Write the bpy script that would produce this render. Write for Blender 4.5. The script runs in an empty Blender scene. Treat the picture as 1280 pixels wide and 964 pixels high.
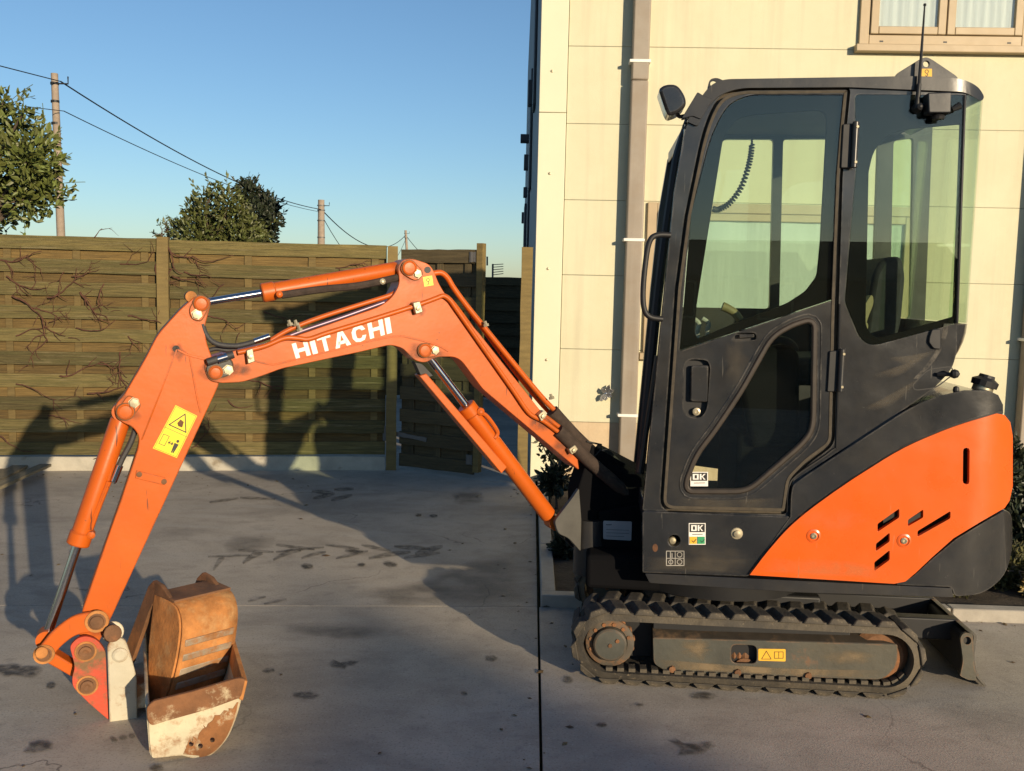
import bpy, bmesh, math, random
from mathutils import Vector, Matrix, noise
from mathutils.geometry import tessellate_polygon
R = math.radians
random.seed(7)
scene = bpy.context.scene
COL = scene.collection

# ------------------------------------------------------------------ camera
PW, PH = 1280, 964
FPX, PITCH, ROLL, EYE = 1190.0, R(5.7), R(1.29), 1.55
_f = Vector((0, math.cos(PITCH), -math.sin(PITCH)))
_r0 = Vector((1, 0, 0)); _u0 = _r0.cross(_f)
_r = math.cos(ROLL) * _r0 + math.sin(ROLL) * _u0
_u = -math.sin(ROLL) * _r0 + math.cos(ROLL) * _u0
CAM = Vector((0, 0, EYE))
cd = bpy.data.cameras.new('camera'); cam = bpy.data.objects.new('camera', cd); COL.objects.link(cam)
cd.sensor_fit = 'HORIZONTAL'; cd.sensor_width = 36.0; cd.lens = 36.0 * FPX / PW
cd.clip_start = 0.05; cd.clip_end = 3000
m = Matrix((( _r.x, _u.x, -_f.x, CAM.x), (_r.y, _u.y, -_f.y, CAM.y), (_r.z, _u.z, -_f.z, CAM.z), (0, 0, 0, 1)))
cam.matrix_world = m
scene.camera = cam

# ------------------------------------------------------------------ light
SUN_AZ, SUN_EL = 32.0, 11.2          # sun stands behind the camera, to the right
w = bpy.data.worlds.new('World'); scene.world = w; w.use_nodes = True
nt = w.node_tree; bg = nt.nodes['Background']
sky = nt.nodes.new('ShaderNodeTexSky'); sky.sky_type = 'NISHITA'; sky.sun_disc = False
sky.sun_elevation = R(SUN_EL); sky.sun_rotation = R(180 - SUN_AZ)
sky.altitude = 0; sky.air_density = 1.0; sky.dust_density = 0.4; sky.ozone_density = 3.5
nt.links.new(sky.outputs[0], bg.inputs[0]); bg.inputs[1].default_value = 0.12
sl = bpy.data.lights.new('sun', 'SUN'); sl.energy = 5.0; sl.angle = R(0.55); sl.color = (1.0, 0.81, 0.56)
so = bpy.data.objects.new('sun', sl); COL.objects.link(so)
sdir = Vector((-math.sin(R(SUN_AZ)) * math.cos(R(SUN_EL)), math.cos(R(SUN_AZ)) * math.cos(R(SUN_EL)), -math.sin(R(SUN_EL))))
so.rotation_euler = sdir.to_track_quat('-Z', 'Y').to_euler()
so.location = (10, -16, 12)
vs = scene.view_settings
vs.view_transform = 'Standard'; vs.look = 'None'; vs.exposure = 0.2; vs.gamma = 1.0; vs.use_curve_mapping = False
scene.render.engine = 'CYCLES'
scene.cycles.max_bounces = 8; scene.cycles.transparent_max_bounces = 16
scene.cycles.use_denoising = True

# ------------------------------------------------------------------ frames (vertical planes) and pixels
class Fr:
    def __init__(s, deg):
        s.t = R(deg); s.u = Vector((math.cos(s.t), math.sin(s.t), 0)); s.v = Vector((-math.sin(s.t), math.cos(s.t), 0))
    def px(s, x, y, v):
        d = _f * FPX + _r * (x - PW / 2) - _u * (y - PH / 2)
        return CAM + d * (v / d.dot(s.v))
    def w(s, u, v, z): return s.u * u + s.v * v + Vector((0, 0, z))
    def loc(s, p): return Vector((p.dot(s.u), p.dot(s.v), p.z))
    def uz(s, x, y, v):
        p = s.px(x, y, v); return p.dot(s.u), p.z
def ground_px(x, y, z=0.0):
    d = _f * FPX + _r * (x - PW / 2) - _u * (y - PH / 2)
    return CAM + d * ((z - EYE) / d.z)
def depth_px(x, y, Y):
    d = _f * FPX + _r * (x - PW / 2) - _u * (y - PH / 2)
    return CAM + d * (Y / d.y)
MF, BF, FF, WF = Fr(-4.5), Fr(22), Fr(7.6), Fr(-2)

# ------------------------------------------------------------------ materials
MATS = {}
def mat(name, col, rough=.6, metal=0.0, var=.12, scale=6.0, bump=0.0, bscale=80.0, wear=None, wear_amt=.55, wear_scale=5.0,
        wear_rough=.85, coat=0.0, rnd=0.0, stretch=None, spec=.5, dust=None, specks=None, speck_amt=.68, wave=0.0, streak=None, edge=None):
    """procedural paint / metal / stone: base colour with noise, optional wear (rust, moss) by a thresholded noise, fine bump"""
    if name in MATS: return MATS[name]
    M = bpy.data.materials.new(name); M.use_nodes = True; t = M.node_tree; N = t.nodes; Lk = t.links
    b = N['Principled BSDF']; b.inputs['Roughness'].default_value = rough; b.inputs['Metallic'].default_value = metal
    b.inputs['Coat Weight'].default_value = coat; b.inputs['Specular IOR Level'].default_value = spec
    tc = N.new('ShaderNodeTexCoord'); src = tc.outputs['Object']
    if stretch:
        mp = N.new('ShaderNodeMapping'); mp.inputs['Scale'].default_value = stretch; Lk.new(src, mp.inputs[0]); src = mp.outputs[0]
    if rnd:
        oi = N.new('ShaderNodeObjectInfo')
        va = N.new('ShaderNodeVectorMath'); va.operation = 'ADD'
        vm = N.new('ShaderNodeVectorMath'); vm.operation = 'SCALE'; vm.inputs[0].default_value = (17, 31, 23)
        Lk.new(oi.outputs['Random'], vm.inputs['Scale']); Lk.new(src, va.inputs[0]); Lk.new(vm.outputs[0], va.inputs[1]); src = va.outputs[0]
    def nz(sc, det=5, rg=.6):
        n = N.new('ShaderNodeTexNoise'); n.inputs['Scale'].default_value = sc; n.inputs['Detail'].default_value = det
        n.inputs['Roughness'].default_value = rg; Lk.new(src, n.inputs['Vector']); return n.outputs['Fac']
    def mixc(fac, a, c):
        mx = N.new('ShaderNodeMix'); mx.data_type = 'RGBA'; Lk.new(fac, mx.inputs[0])
        for k, i in ((a, 6), (c, 7)):
            if isinstance(k, tuple): mx.inputs[i].default_value = k
            else: Lk.new(k, mx.inputs[i])
        return mx.outputs[2]
    lo = tuple(c * (1 - var) for c in col) + (1,); hi = tuple(min(1, c * (1 + var)) for c in col) + (1,)
    def ramp(fac, a, c):
        r = N.new('ShaderNodeMapRange'); r.inputs[1].default_value = a; r.inputs[2].default_value = c; Lk.new(fac, r.inputs[0]); return r.outputs[0]
    c = mixc(ramp(nz(scale), .3, .7), lo, hi)
    if rnd:
        hs = N.new('ShaderNodeHueSaturation'); mr = N.new('ShaderNodeMapRange'); mr.inputs[3].default_value = 1 - rnd; mr.inputs[4].default_value = 1 + rnd
        Lk.new(oi.outputs['Random'], mr.inputs[0]); Lk.new(mr.outputs[0], hs.inputs['Value']); Lk.new(c, hs.inputs['Color']); c = hs.outputs[0]
    if dust:
        c = mixc(ramp(nz(2.2, 8, .7), .45, .8), c, dust + (1,))
    if wear:
        f = ramp(nz(wear_scale, 9, .72), wear_amt - .05, wear_amt + .08)
        wc = mixc(nz(wear_scale * 5), tuple(k * .6 for k in wear) + (1,), tuple(min(1, k * 1.3) for k in wear) + (1,))
        c = mixc(f, c, wc)
        rr = N.new('ShaderNodeMapRange'); rr.inputs[3].default_value = rough; rr.inputs[4].default_value = wear_rough
        Lk.new(f, rr.inputs[0]); Lk.new(rr.outputs[0], b.inputs['Roughness'])
    elif rough < .9:
        rr = N.new('ShaderNodeMapRange'); rr.inputs[3].default_value = max(.03, rough - .08); rr.inputs[4].default_value = rough + .1
        Lk.new(nz(scale * 2.3, 6), rr.inputs[0]); Lk.new(rr.outputs[0], b.inputs['Roughness'])
    if streak:
        sm = N.new('ShaderNodeMapping'); sm.inputs['Scale'].default_value = (9, 9, .45); Lk.new(tc.outputs['Object'], sm.inputs[0])
        n3 = N.new('ShaderNodeTexNoise'); n3.inputs['Scale'].default_value = 1.0; n3.inputs['Detail'].default_value = 7; n3.inputs['Roughness'].default_value = .6; Lk.new(sm.outputs[0], n3.inputs['Vector'])
        c = mixc(ramp(n3.outputs['Fac'], .50, .95), c, streak + (1,)); c = mixc(ramp(nz(26, 5, .7), .62, .95), c, streak + (1,))
    if specks:
        c = mixc(ramp(nz(42, 4, .7), speck_amt, speck_amt + .04), c, specks + (1,))
        wv = N.new('ShaderNodeMapping'); wv.inputs['Scale'].default_value = (60, 60, 4); wv.inputs['Rotation'].default_value = (.3, .5, .2); Lk.new(src, wv.inputs[0])
        n2 = N.new('ShaderNodeTexNoise'); n2.inputs['Scale'].default_value = 1.4; n2.inputs['Detail'].default_value = 3; Lk.new(wv.outputs[0], n2.inputs['Vector'])
        c = mixc(ramp(n2.outputs['Fac'], .70, .74), c, specks + (1,))
    if edge:      # paint rubbed off along the edges
        bv = N.new('ShaderNodeBevel'); bv.samples = 3; bv.inputs['Radius'].default_value = .010
        gm = N.new('ShaderNodeNewGeometry'); dt = N.new('ShaderNodeVectorMath'); dt.operation = 'DOT_PRODUCT'; Lk.new(bv.outputs[0], dt.inputs[0]); Lk.new(gm.outputs['Normal'], dt.inputs[1])
        em = N.new('ShaderNodeMapRange'); em.inputs[1].default_value = .99; em.inputs[2].default_value = .86; Lk.new(dt.outputs['Value'], em.inputs[0])
        mm = N.new('ShaderNodeMath'); mm.operation = 'MULTIPLY'; Lk.new(em.outputs[0], mm.inputs[0]); Lk.new(ramp(nz(16, 6, .7), .42, .60), mm.inputs[1])
        c = mixc(mm.outputs[0], c, edge + (1,))
    Lk.new(c, b.inputs['Base Color'])
    if bump:
        bp = N.new('ShaderNodeBump'); bp.inputs['Strength'].default_value = bump; bp.inputs['Distance'].default_value = .01
        Lk.new(nz(bscale, 6, .65), bp.inputs['Height']); Lk.new(bp.outputs[0], b.inputs['Normal'])
        if wave:
            b2 = N.new('ShaderNodeBump'); b2.inputs['Strength'].default_value = wave; b2.inputs['Distance'].default_value = .05
            Lk.new(nz(3.0, 2, .5), b2.inputs['Height']); Lk.new(b2.outputs[0], bp.inputs['Normal'])
    MATS[name] = M; return M
def glass(name, tint, f0=.045, rough=0.0):
    M = bpy.data.materials.new(name); M.use_nodes = True; t = M.node_tree; t.nodes.clear(); N = t.nodes
    o = N.new('ShaderNodeOutputMaterial'); mx = N.new('ShaderNodeMixShader')
    tr = N.new('ShaderNodeBsdfTransparent'); gl = N.new('ShaderNodeBsdfGlossy'); lw = N.new('ShaderNodeLayerWeight'); lw.inputs[0].default_value = .5
    tr.inputs[0].default_value = tint + (1,); gl.inputs['Roughness'].default_value = rough; gl.inputs[0].default_value = (.95, .98, .97, 1)
    pw = N.new('ShaderNodeMath'); pw.operation = 'POWER'; pw.inputs[1].default_value = 5; t.links.new(lw.outputs['Facing'], pw.inputs[0])
    ma = N.new('ShaderNodeMath'); ma.operation = 'MULTIPLY_ADD'; ma.inputs[1].default_value = 1 - f0; ma.inputs[2].default_value = f0; t.links.new(pw.outputs[0], ma.inputs[0])
    t.links.new(ma.outputs[0], mx.inputs[0]); t.links.new(tr.outputs[0], mx.inputs[1]); t.links.new(gl.outputs[0], mx.inputs[2])
    # thin film of dust on the pane
    df = N.new('ShaderNodeBsdfDiffuse'); df.inputs[0].default_value = (.45, .42, .36, 1); m2 = N.new('ShaderNodeMixShader')
    tc = N.new('ShaderNodeTexCoord'); n = N.new('ShaderNodeTexNoise'); n.inputs['Scale'].default_value = 5; n.inputs['Detail'].default_value = 8; t.links.new(tc.outputs['Object'], n.inputs['Vector'])
    r = N.new('ShaderNodeMapRange'); r.inputs[1].default_value = .35; r.inputs[2].default_value = .8; r.inputs[3].default_value = .001; r.inputs[4].default_value = .007; t.links.new(n.outputs['Fac'], r.inputs[0])
    t.links.new(r.outputs[0], m2.inputs[0]); t.links.new(mx.outputs[0], m2.inputs[1]); t.links.new(df.outputs[0], m2.inputs[2]); t.links.new(m2.outputs[0], o.inputs[0])
    return M

orange = mat('orange_paint', (.52, .098, .008), .38, var=.10, scale=4, coat=.0, spec=.3, bump=.06, bscale=30, dust=(.47, .105, .014), specks=(.16, .045, .018), speck_amt=.68, wave=.10, edge=(.17, .06, .028))
cover_orange = mat('orange_cover_paint', (.72, .105, .007), .28, var=.05, scale=3, coat=.3, bump=.03, bscale=30, dust=(.66, .115, .014), specks=(.50, .15, .05), speck_amt=.70, wave=.14, edge=(.45, .12, .04))
dark = mat('dark_grey_plastic', (.021, .022, .024), .22, var=.25, scale=5, bump=.04, bscale=40, dust=(.044, .040, .034), coat=.35, specks=(.085, .08, .07), speck_amt=.69, wave=.28, edge=(.12, .11, .095))
darkframe = mat('dark_grey_frame', (.020, .021, .024), .32, var=.2, scale=5, bump=.03, bscale=40, dust=(.042, .037, .030), specks=(.08, .07, .055), speck_amt=.72, wave=.12)
black = mat('black_trim', (.010, .010, .011), .55, var=.2)
rubber = mat('track_rubber', (.050, .043, .033), .78, var=.4, scale=12, bump=.4, bscale=60, dust=(.16, .128, .082), specks=(.15, .12, .08), speck_amt=.62)
seal = mat('weathered_seal', (.06, .048, .032), .8, var=.3, scale=30, bump=.1)
frame_steel = mat('grey_track_frame', (.066, .066, .054), .45, edge=(.20, .10, .045), bump=.15, bscale=40, var=.25, scale=7, wear=(.20, .085, .03), wear_amt=.68, wear_scale=6, dust=(.10, .085, .055))
rust = mat('rust', (.42, .17, .045), .85, var=.4, scale=12, bump=.4, bscale=60, wear=(.46, .24, .09), wear_amt=.56, wear_scale=9)
rustdark = mat('dark_rust', (.16, .075, .032), .8, var=.4, scale=10, bump=.3, wear=(.27, .11, .04), wear_amt=.55, wear_scale=7)
worn_cream = mat('worn_cream_paint', (.54, .47, .32), .55, var=.18, scale=6, bump=.15, wear=(.30, .13, .045), wear_amt=.57, wear_scale=7, dust=(.42, .31, .17), edge=(.26, .12, .045))
cream_clean = mat('cream_paint', (.50, .46, .35), .5, var=.12, scale=5, bump=.1, wear=(.28, .14, .06), wear_amt=.64, wear_scale=9, dust=(.40, .34, .23), edge=(.26, .13, .05))
red_worn = mat('worn_red_paint', (.50, .060, .022), .55, var=.15, scale=5, bump=.15, wear=(.20, .11, .05), wear_amt=.55, wear_scale=11)
chrome = mat('chrome', (.62, .60, .60), .12, metal=1.0, var=.05)
bolt_m = mat('zinc', (.40, .35, .24), .42, metal=.5, var=.2, scale=20)
hose_m = mat('hose_rubber', (.035, .034, .035), .6, var=.2, scale=30, bump=.2, bscale=150)
sleeve_m = mat('hose_sleeve', (.045, .030, .022), .9, var=.3, scale=30, bump=.5, bscale=70)
yellow = mat('yellow_sticker', (.80, .62, .01), .4, var=.05)
white = mat('white_print', (.80, .78, .72), .5, var=.05)
ink = mat('black_print', (.012, .012, .012), .5)
green_p = mat('green_print', (.03, .30, .12), .5)
amber_p = mat('amber_print', (.75, .42, .03), .5)
concrete = None
cab_glass = glass('cab_glass', (.88, .94, .87), .042)
pane_glass = glass('window_glass', (.9, .93, .92), .05)
black_matte = mat('black_matte_border', (.006, .006, .007), .95, spec=.08, var=.1)
fabric = mat('seat_fabric', (.02, .022, .026), .85, var=.3, scale=40)
tan = mat('olive_plastic', (.20, .17, .085), .6)

# ------------------------------------------------------------------ mesh helpers
ORG = Vector((0, 0, 0))      # origin of the thing now being built; meshes are stored relative to it
def finish(bm, name, material, parent=None, bev=0.0, smooth=40, seg=2, **kw):
    bmesh.ops.recalc_face_normals(bm, faces=bm.faces)
    me = bpy.data.meshes.new(name)
    for v in bm.verts: v.co -= ORG
    bm.to_mesh(me); bm.free()
    mats = material if isinstance(material, (list, tuple)) else [material]
    for k in mats: me.materials.append(k)
    if smooth:
        for p in me.polygons: p.use_smooth = True
        me.set_sharp_from_angle(angle=R(smooth))
    o = bpy.data.objects.new(name, me); COL.objects.link(o)
    if parent is not None: o.parent = parent
    else: o.location = ORG
    if bev:
        md = o.modifiers.new('bevel', 'BEVEL'); md.width = bev; md.segments = seg; md.limit_method = 'ANGLE'; md.angle_limit = R(35)
    for k, v in kw.items(): o[k] = v
    return o
def thing(name, loc, label, cat, group=None):
    global ORG
    ORG = Vector(loc)
    o = bpy.data.objects.new(name, None); COL.objects.link(o); o.location = loc; o.empty_display_size = .1
    o['label'] = label; o['category'] = cat
    if group: o['group'] = group
    return o
def tag(o, label, cat, group=None):
    o['label'] = label; o['category'] = cat
    if group: o['group'] = group
    return o
def rounded(pts, r=4, n=4):
    """round the corners of a pixel polygon"""
    out = []; k = len(pts)
    for i in range(k):
        a, b, c = Vector(pts[i - 1][:2]), Vector(pts[i][:2]), Vector(pts[(i + 1) % k][:2])
        rr = pts[i][2] if len(pts[i]) > 2 else r
        da, dc = a - b, c - b
        ra = min(rr, da.length * .45); rc = min(rr, dc.length * .45)
        p, q = b + da.normalized() * ra, b + dc.normalized() * rc
        for j in range(n + 1):
            t = j / n; out.append(tuple(p * (1 - t) ** 2 + b * 2 * t * (1 - t) + q * t * t))
    return out
def spline(pts, n=6, closed=False):
    P = [Vector(p) for p in pts]; out = []; k = len(P)
    rng = range(k) if closed else range(k - 1)
    for i in rng:
        if closed: p0, p1, p2, p3 = P[i - 1], P[i], P[(i + 1) % k], P[(i + 2) % k]
        else: p0, p1, p2, p3 = P[max(i - 1, 0)], P[i], P[i + 1], P[min(i + 2, k - 1)]
        for j in range(n):
            t = j / n
            out.append(.5 * ((2 * p1) + (p2 - p0) * t + (2 * p0 - 5 * p1 + 4 * p2 - p3) * t * t + (3 * p1 - p0 - 3 * p2 + p3) * t ** 3))
    if not closed: out.append(P[-1])
    return out
def flat_bm(loops, xs=(), ys=(), dissolve=True):
    loops = [[Vector((p[0], p[1], 0)) for p in l] for l in loops]
    bm = bmesh.new(); allv = [bm.verts.new(p) for l in loops for p in l]
    for t in tessellate_polygon(loops):
        try: bm.faces.new([allv[i] for i in t])
        except ValueError: pass
    bmesh.ops.remove_doubles(bm, verts=bm.verts, dist=.02)
    if dissolve: bmesh.ops.dissolve_limit(bm, angle_limit=R(1), verts=bm.verts, edges=bm.edges)
    for x in xs: bmesh.ops.bisect_plane(bm, geom=bm.verts[:] + bm.edges[:] + bm.faces[:], plane_co=(x, 0, 0), plane_no=(1, 0, 0))
    for y in ys: bmesh.ops.bisect_plane(bm, geom=bm.verts[:] + bm.edges[:] + bm.faces[:], plane_co=(0, y, 0), plane_no=(0, 1, 0))
    return bm
def thicken(bm, off):
    """give an open sheet a thickness along the vector off"""
    bnd = [e for e in bm.edges if len(e.link_faces) == 1]
    mp = {v: bm.verts.new(v.co + off) for v in bm.verts[:]}
    for f in bm.faces[:]: bm.faces.new([mp[v] for v in reversed(f.verts)])
    for e in bnd:
        a, b = e.verts
        try: bm.faces.new((a, b, mp[b], mp[a]))
        except ValueError: pass
def plate(name, material, fr, poly, v, th, parent, holes=(), xs=(), ys=(), surf=None, bev=.004, off=None, smooth=40, **kw):
    bm = flat_bm([poly] + list(holes), xs, ys)
    for q in bm.verts:
        if surf: q.co = surf(q.co.x, q.co.y, v)
        else: q.co = fr.px(q.co.x, q.co.y, v)
    if th: thicken(bm, off if off is not None else fr.v * th)
    return finish(bm, name, material, parent, bev, smooth, **kw)
def tube_bm(bm, pts, r, seg=10, caps=True, r1=None):
    pts = [Vector(p) for p in pts]; n = len(pts); rings = []
    up = Vector((0, 0, 1)); t0 = (pts[1] - pts[0]).normalized()
    if abs(t0.dot(up)) > .95: up = Vector((1, 0, 0))
    nrm = (up - t0 * up.dot(t0)).normalized()
    for i, p in enumerate(pts):
        t = (pts[min(i + 1, n - 1)] - pts[max(i - 1, 0)]).normalized()
        nrm = (nrm - t * nrm.dot(t)).normalized(); bn = t.cross(nrm)
        rr = r if r1 is None else r + (r1 - r) * i / (n - 1)
        rings.append([bm.verts.new(p + (nrm * math.cos(a) + bn * math.sin(a)) * rr) for a in [2 * math.pi * k / seg for k in range(seg)]])
    for i in range(n - 1):
        for k in range(seg):
            bm.faces.new((rings[i][k], rings[i][(k + 1) % seg], rings[i + 1][(k + 1) % seg], rings[i + 1][k]))
    if caps: bm.faces.new(rings[0][::-1]); bm.faces.new(rings[-1])
def tube(name, material, pts, r, parent, seg=10, bev=0, r1=None, **kw):
    bm = bmesh.new(); tube_bm(bm, pts, r, seg, r1=r1); return finish(bm, name, material, parent, bev, 40, **kw)
def rod(name, material, a, b, r, parent, seg=20, bev=.003, **kw): return tube(name, material, [a, b], r, parent, seg, bev, **kw)
def lathe(name, material, a, axis, prof, parent, seg=24, **kw):
    """prof: list of (distance along axis, radius)"""
    bm = bmesh.new(); axis = Vector(axis).normalized()
    x = axis.orthogonal().normalized(); y = axis.cross(x); rings = []
    for d, r in prof:
        rings.append([bm.verts.new(Vector(a) + axis * d + (x * math.cos(2 * math.pi * k / seg) + y * math.sin(2 * math.pi * k / seg)) * max(r, 1e-4)) for k in range(seg)])
    for i in range(len(rings) - 1):
        for k in range(seg): bm.faces.new((rings[i][k], rings[i][(k + 1) % seg], rings[i + 1][(k + 1) % seg], rings[i + 1][k]))
    bm.faces.new(rings[0][::-1]); bm.faces.new(rings[-1])
    return finish(bm, name, material, parent, 0, 22 if seg < 26 else 30, **kw)
def box_bm(bm, fr, u0, u1, v0, v1, z0, z1):
    vs_ = [bm.verts.new(fr.w(u, v, z)) for z in (z0, z1) for v in (v0, v1) for u in (u0, u1)]
    for f in ((0, 1, 5, 4), (2, 6, 7, 3), (0, 4, 6, 2), (1, 3, 7, 5), (4, 5, 7, 6), (0, 2, 3, 1)): bm.faces.new([vs_[i] for i in f])
def box(name, material, fr, u0, u1, v0, v1, z0, z1, parent, bev=.004, **kw):
    bm = bmesh.new(); box_bm(bm, fr, u0, u1, v0, v1, z0, z1); return finish(bm, name, material, parent, bev, 40, **kw)
def copy_part(o, parent, mw=None):
    c = o.copy(); COL.objects.link(c); c.parent = parent
    return c
def circ(x, y, r, n=14, ry=None): return [(x + r * math.cos(2 * math.pi * k / n), y + (ry or r) * math.sin(2 * math.pi * k / n)) for k in range(n)]
def stroke(pts, w):
    """pixel polyline -> list of quads"""
    out = []
    for a, b in zip(pts, pts[1:]):
        a, b = Vector(a), Vector(b); d = (b - a).normalized() * w / 2; nn = Vector((-d.y, d.x)); a = a - d; b = b + d
        out.append([tuple(a + nn), tuple(b + nn), tuple(b - nn), tuple(a - nn)])
    return out
GLY = {  # block letters on a 0..1 square, y up
 'H': [[(0, 0), (.28, 0), (.28, 1), (0, 1)], [(.72, 0), (1, 0), (1, 1), (.72, 1)], [(.28, .4), (.72, .4), (.72, .62), (.28, .62)]],
 'I': [[(0, 0), (1, 0), (1, 1), (0, 1)]],
 'T': [[(0, .78), (1, .78), (1, 1), (0, 1)], [(.36, 0), (.64, 0), (.64, .78), (.36, .78)]],
 'A': [[(0, 0), (.28, 0), (.6, 1), (.36, 1)], [(.72, 0), (1, 0), (.64, 1), (.42, 1), (.5, .8)], [(.2, .18), (.8, .18), (.76, .38), (.24, .38)]],
 'C': [[(.5, 1), (.2, .93), (.04, .7), (.04, .3), (.2, .07), (.5, 0), (.5, .2), (.34, .26), (.3, .4), (.3, .6), (.34, .74), (.5, .8)],
       [(.5, 0), (.8, .06), (.95, .33), (.7, .36), (.64, .24), (.5, .2)], [(.5, 1), (.5, .8), (.64, .76), (.7, .66), (.95, .69), (.8, .94)]],
 'O': [[(0, 0), (.3, 0), (.3, 1), (0, 1)], [(.7, 0), (1, 0), (1, 1), (.7, 1)], [(.3, 0), (.7, 0), (.7, .2), (.3, .2)], [(.3, .8), (.7, .8), (.7, 1), (.3, 1)]],
 'K': [[(0, 0), (.3, 0), (.3, 1), (0, 1)], [(.3, .42), (.7, 1), (1, 1), (.52, .5), (1, 0), (.7, 0), (.3, .58)]],
}
def lettering(txt, widths, quad, gap=.09):
    """letters laid into a pixel quad (bottom-left, bottom-right, top-right, top-left) -> pixel polygons"""
    tot = sum(widths) + gap * (len(txt) - 1); x = 0; out = []
    q = [Vector(p) for p in quad]
    for ch, wd in zip(txt, widths):
        for pg in GLY[ch]:
            o = []
            for s, t in pg:
                a = (x + s * wd) / tot
                o.append(tuple((q[0] * (1 - a) + q[1] * a) * (1 - t) + (q[3] * (1 - a) + q[2] * a) * t))
            out.append(o)
        x += wd + gap
    return out
def prints(name, fr, v, layers, parent, surf=None, **kw):
    """flat print: list of (material, [pixel polygons]); each layer 0.4 mm proud of the one below"""
    bm = bmesh.new(); mats = []
    for k, (mt, pgs) in enumerate(layers):
        if mt not in mats: mats.append(mt)
        for pg in pgs:
            f2 = flat_bm([pg]); mp = {}
            for q in f2.verts:
                mp[q] = bm.verts.new(fr.px(q.co.x, q.co.y, v - .0006 * (k + 1)))
            for f in f2.faces:
                nf = bm.faces.new([mp[q] for q in f.verts]); nf.material_index = mats.index(mt)
                nf.normal_update()
                if nf.normal.dot(fr.v) > 0: nf.normal_flip()
            f2.free()
    me = bpy.data.meshes.new(name)
    for q in bm.verts: q.co -= ORG
    bm.to_mesh(me); bm.free()
    for k in mats: me.materials.append(k)
    o = bpy.data.objects.new(name, me); COL.objects.link(o); o.parent = parent
    for k, val in kw.items(): o[k] = val
    return o

# ================================================================== SETTING
def struct(o): o['kind'] = 'structure'; return o
def concrete_mat():
    M = mat('concrete', (.41, .362, .298), .8, var=.14, scale=2.2, bump=.25, bscale=140)
    t = M.node_tree; N = t.nodes; Lk = t.links; b = N['Principled BSDF']
    prev = b.inputs['Base Color'].links[0].from_socket
    tc = N.new('ShaderNodeTexCoord')
    def layer(prev, sc, st, lo, hi, colr, amt, dist=0.0):
        mp = N.new('ShaderNodeMapping'); mp.inputs['Scale'].default_value = st; Lk.new(tc.outputs['Object'], mp.inputs[0])
        n = N.new('ShaderNodeTexNoise'); n.inputs['Scale'].default_value = sc; n.inputs['Detail'].default_value = 9; n.inputs['Roughness'].default_value = .62
        n.inputs['Distortion'].default_value = dist
        Lk.new(mp.outputs[0], n.inputs['Vector'])
        r = N.new('ShaderNodeMapRange'); r.inputs[1].default_value = lo; r.inputs[2].default_value = hi; r.inputs[4].default_value = amt; Lk.new(n.outputs['Fac'], r.inputs[0])
        mx = N.new('ShaderNodeMix'); mx.data_type = 'RGBA'; Lk.new(r.outputs[0], mx.inputs[0]); Lk.new(prev, mx.inputs[6]); mx.inputs[7].default_value = colr + (1,)
        return mx.outputs[2]
    prev = layer(prev, .9, (1, 1.6, 1), .5, .72, (.19, .168, .14), .65, 1.0)       # damp, dirty patches
    prev = layer(prev, 1.3, (.5, 2.4, 1), .56, .7, (.42, .395, .35), .5, .6)        # trowel streaks
    prev = layer(prev, 14, (1, 1, 1), .58, .72, (.20, .185, .165), .5)
    prev = layer(prev, 4.5, (1, 1.4, 1), .50, .70, (.23, .20, .165), .5, .4)
    prev = layer(prev, 2.1, (.6, 2.2, 1), .55, .70, (.46, .43, .38), .4, .3)
    prev = layer(prev, 110, (1, 1, 1), .54, .68, (.16, .145, .125), .7)
    prev = layer(prev, 75, (1, 1, 1), .58, .70, (.56, .52, .46), .5)
    prev = layer(prev, 38, (1, 1, 1), .66, .74, (.11, .10, .09), .6)                # specks
    wp = N.new('ShaderNodeTexNoise'); wp.inputs['Scale'].default_value = 2.5; wp.inputs['Detail'].default_value = 6; Lk.new(tc.outputs['Object'], wp.inputs['Vector'])
    ad = N.new('ShaderNodeMix'); ad.data_type = 'RGBA'; ad.blend_type = 'LINEAR_LIGHT'; ad.inputs[0].default_value = .22; Lk.new(tc.outputs['Object'], ad.inputs[6]); Lk.new(wp.outputs['Color'], ad.inputs[7])
    vo = N.new('ShaderNodeTexVoronoi'); vo.feature = 'DISTANCE_TO_EDGE'; vo.inputs['Scale'].default_value = .55; Lk.new(ad.outputs[2], vo.inputs['Vector'])
    r1 = N.new('ShaderNodeMapRange'); r1.inputs[1].default_value = .0028; r1.inputs[2].default_value = .0008; Lk.new(vo.outputs['Distance'], r1.inputs[0])
    nm = N.new('ShaderNodeTexNoise'); nm.inputs['Scale'].default_value = .8; Lk.new(tc.outputs['Object'], nm.inputs['Vector'])
    r2 = N.new('ShaderNodeMapRange'); r2.inputs[1].default_value = .5; r2.inputs[2].default_value = .62; r2.inputs[4].default_value = .7; Lk.new(nm.outputs['Fac'], r2.inputs[0])
    m3 = N.new('ShaderNodeMath'); m3.operation = 'MULTIPLY'; Lk.new(r1.outputs[0], m3.inputs[0]); Lk.new(r2.outputs[0], m3.inputs[1])
    mx = N.new('ShaderNodeMix'); mx.data_type = 'RGBA'; Lk.new(m3.outputs[0], mx.inputs[0]); Lk.new(prev, mx.inputs[6]); mx.inputs[7].default_value = (.09, .08, .07, 1); prev = mx.outputs[2]
    Lk.new(prev, b.inputs['Base Color'])
    return M
concrete = concrete_mat()
soil = mat('soil', (.05, .036, .022), .95, var=.4, scale=14, bump=.8, bscale=30)
grass_m = mat('rough_grass', (.035, .042, .018), .95, var=.4, scale=3, bump=.6, bscale=10)

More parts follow.
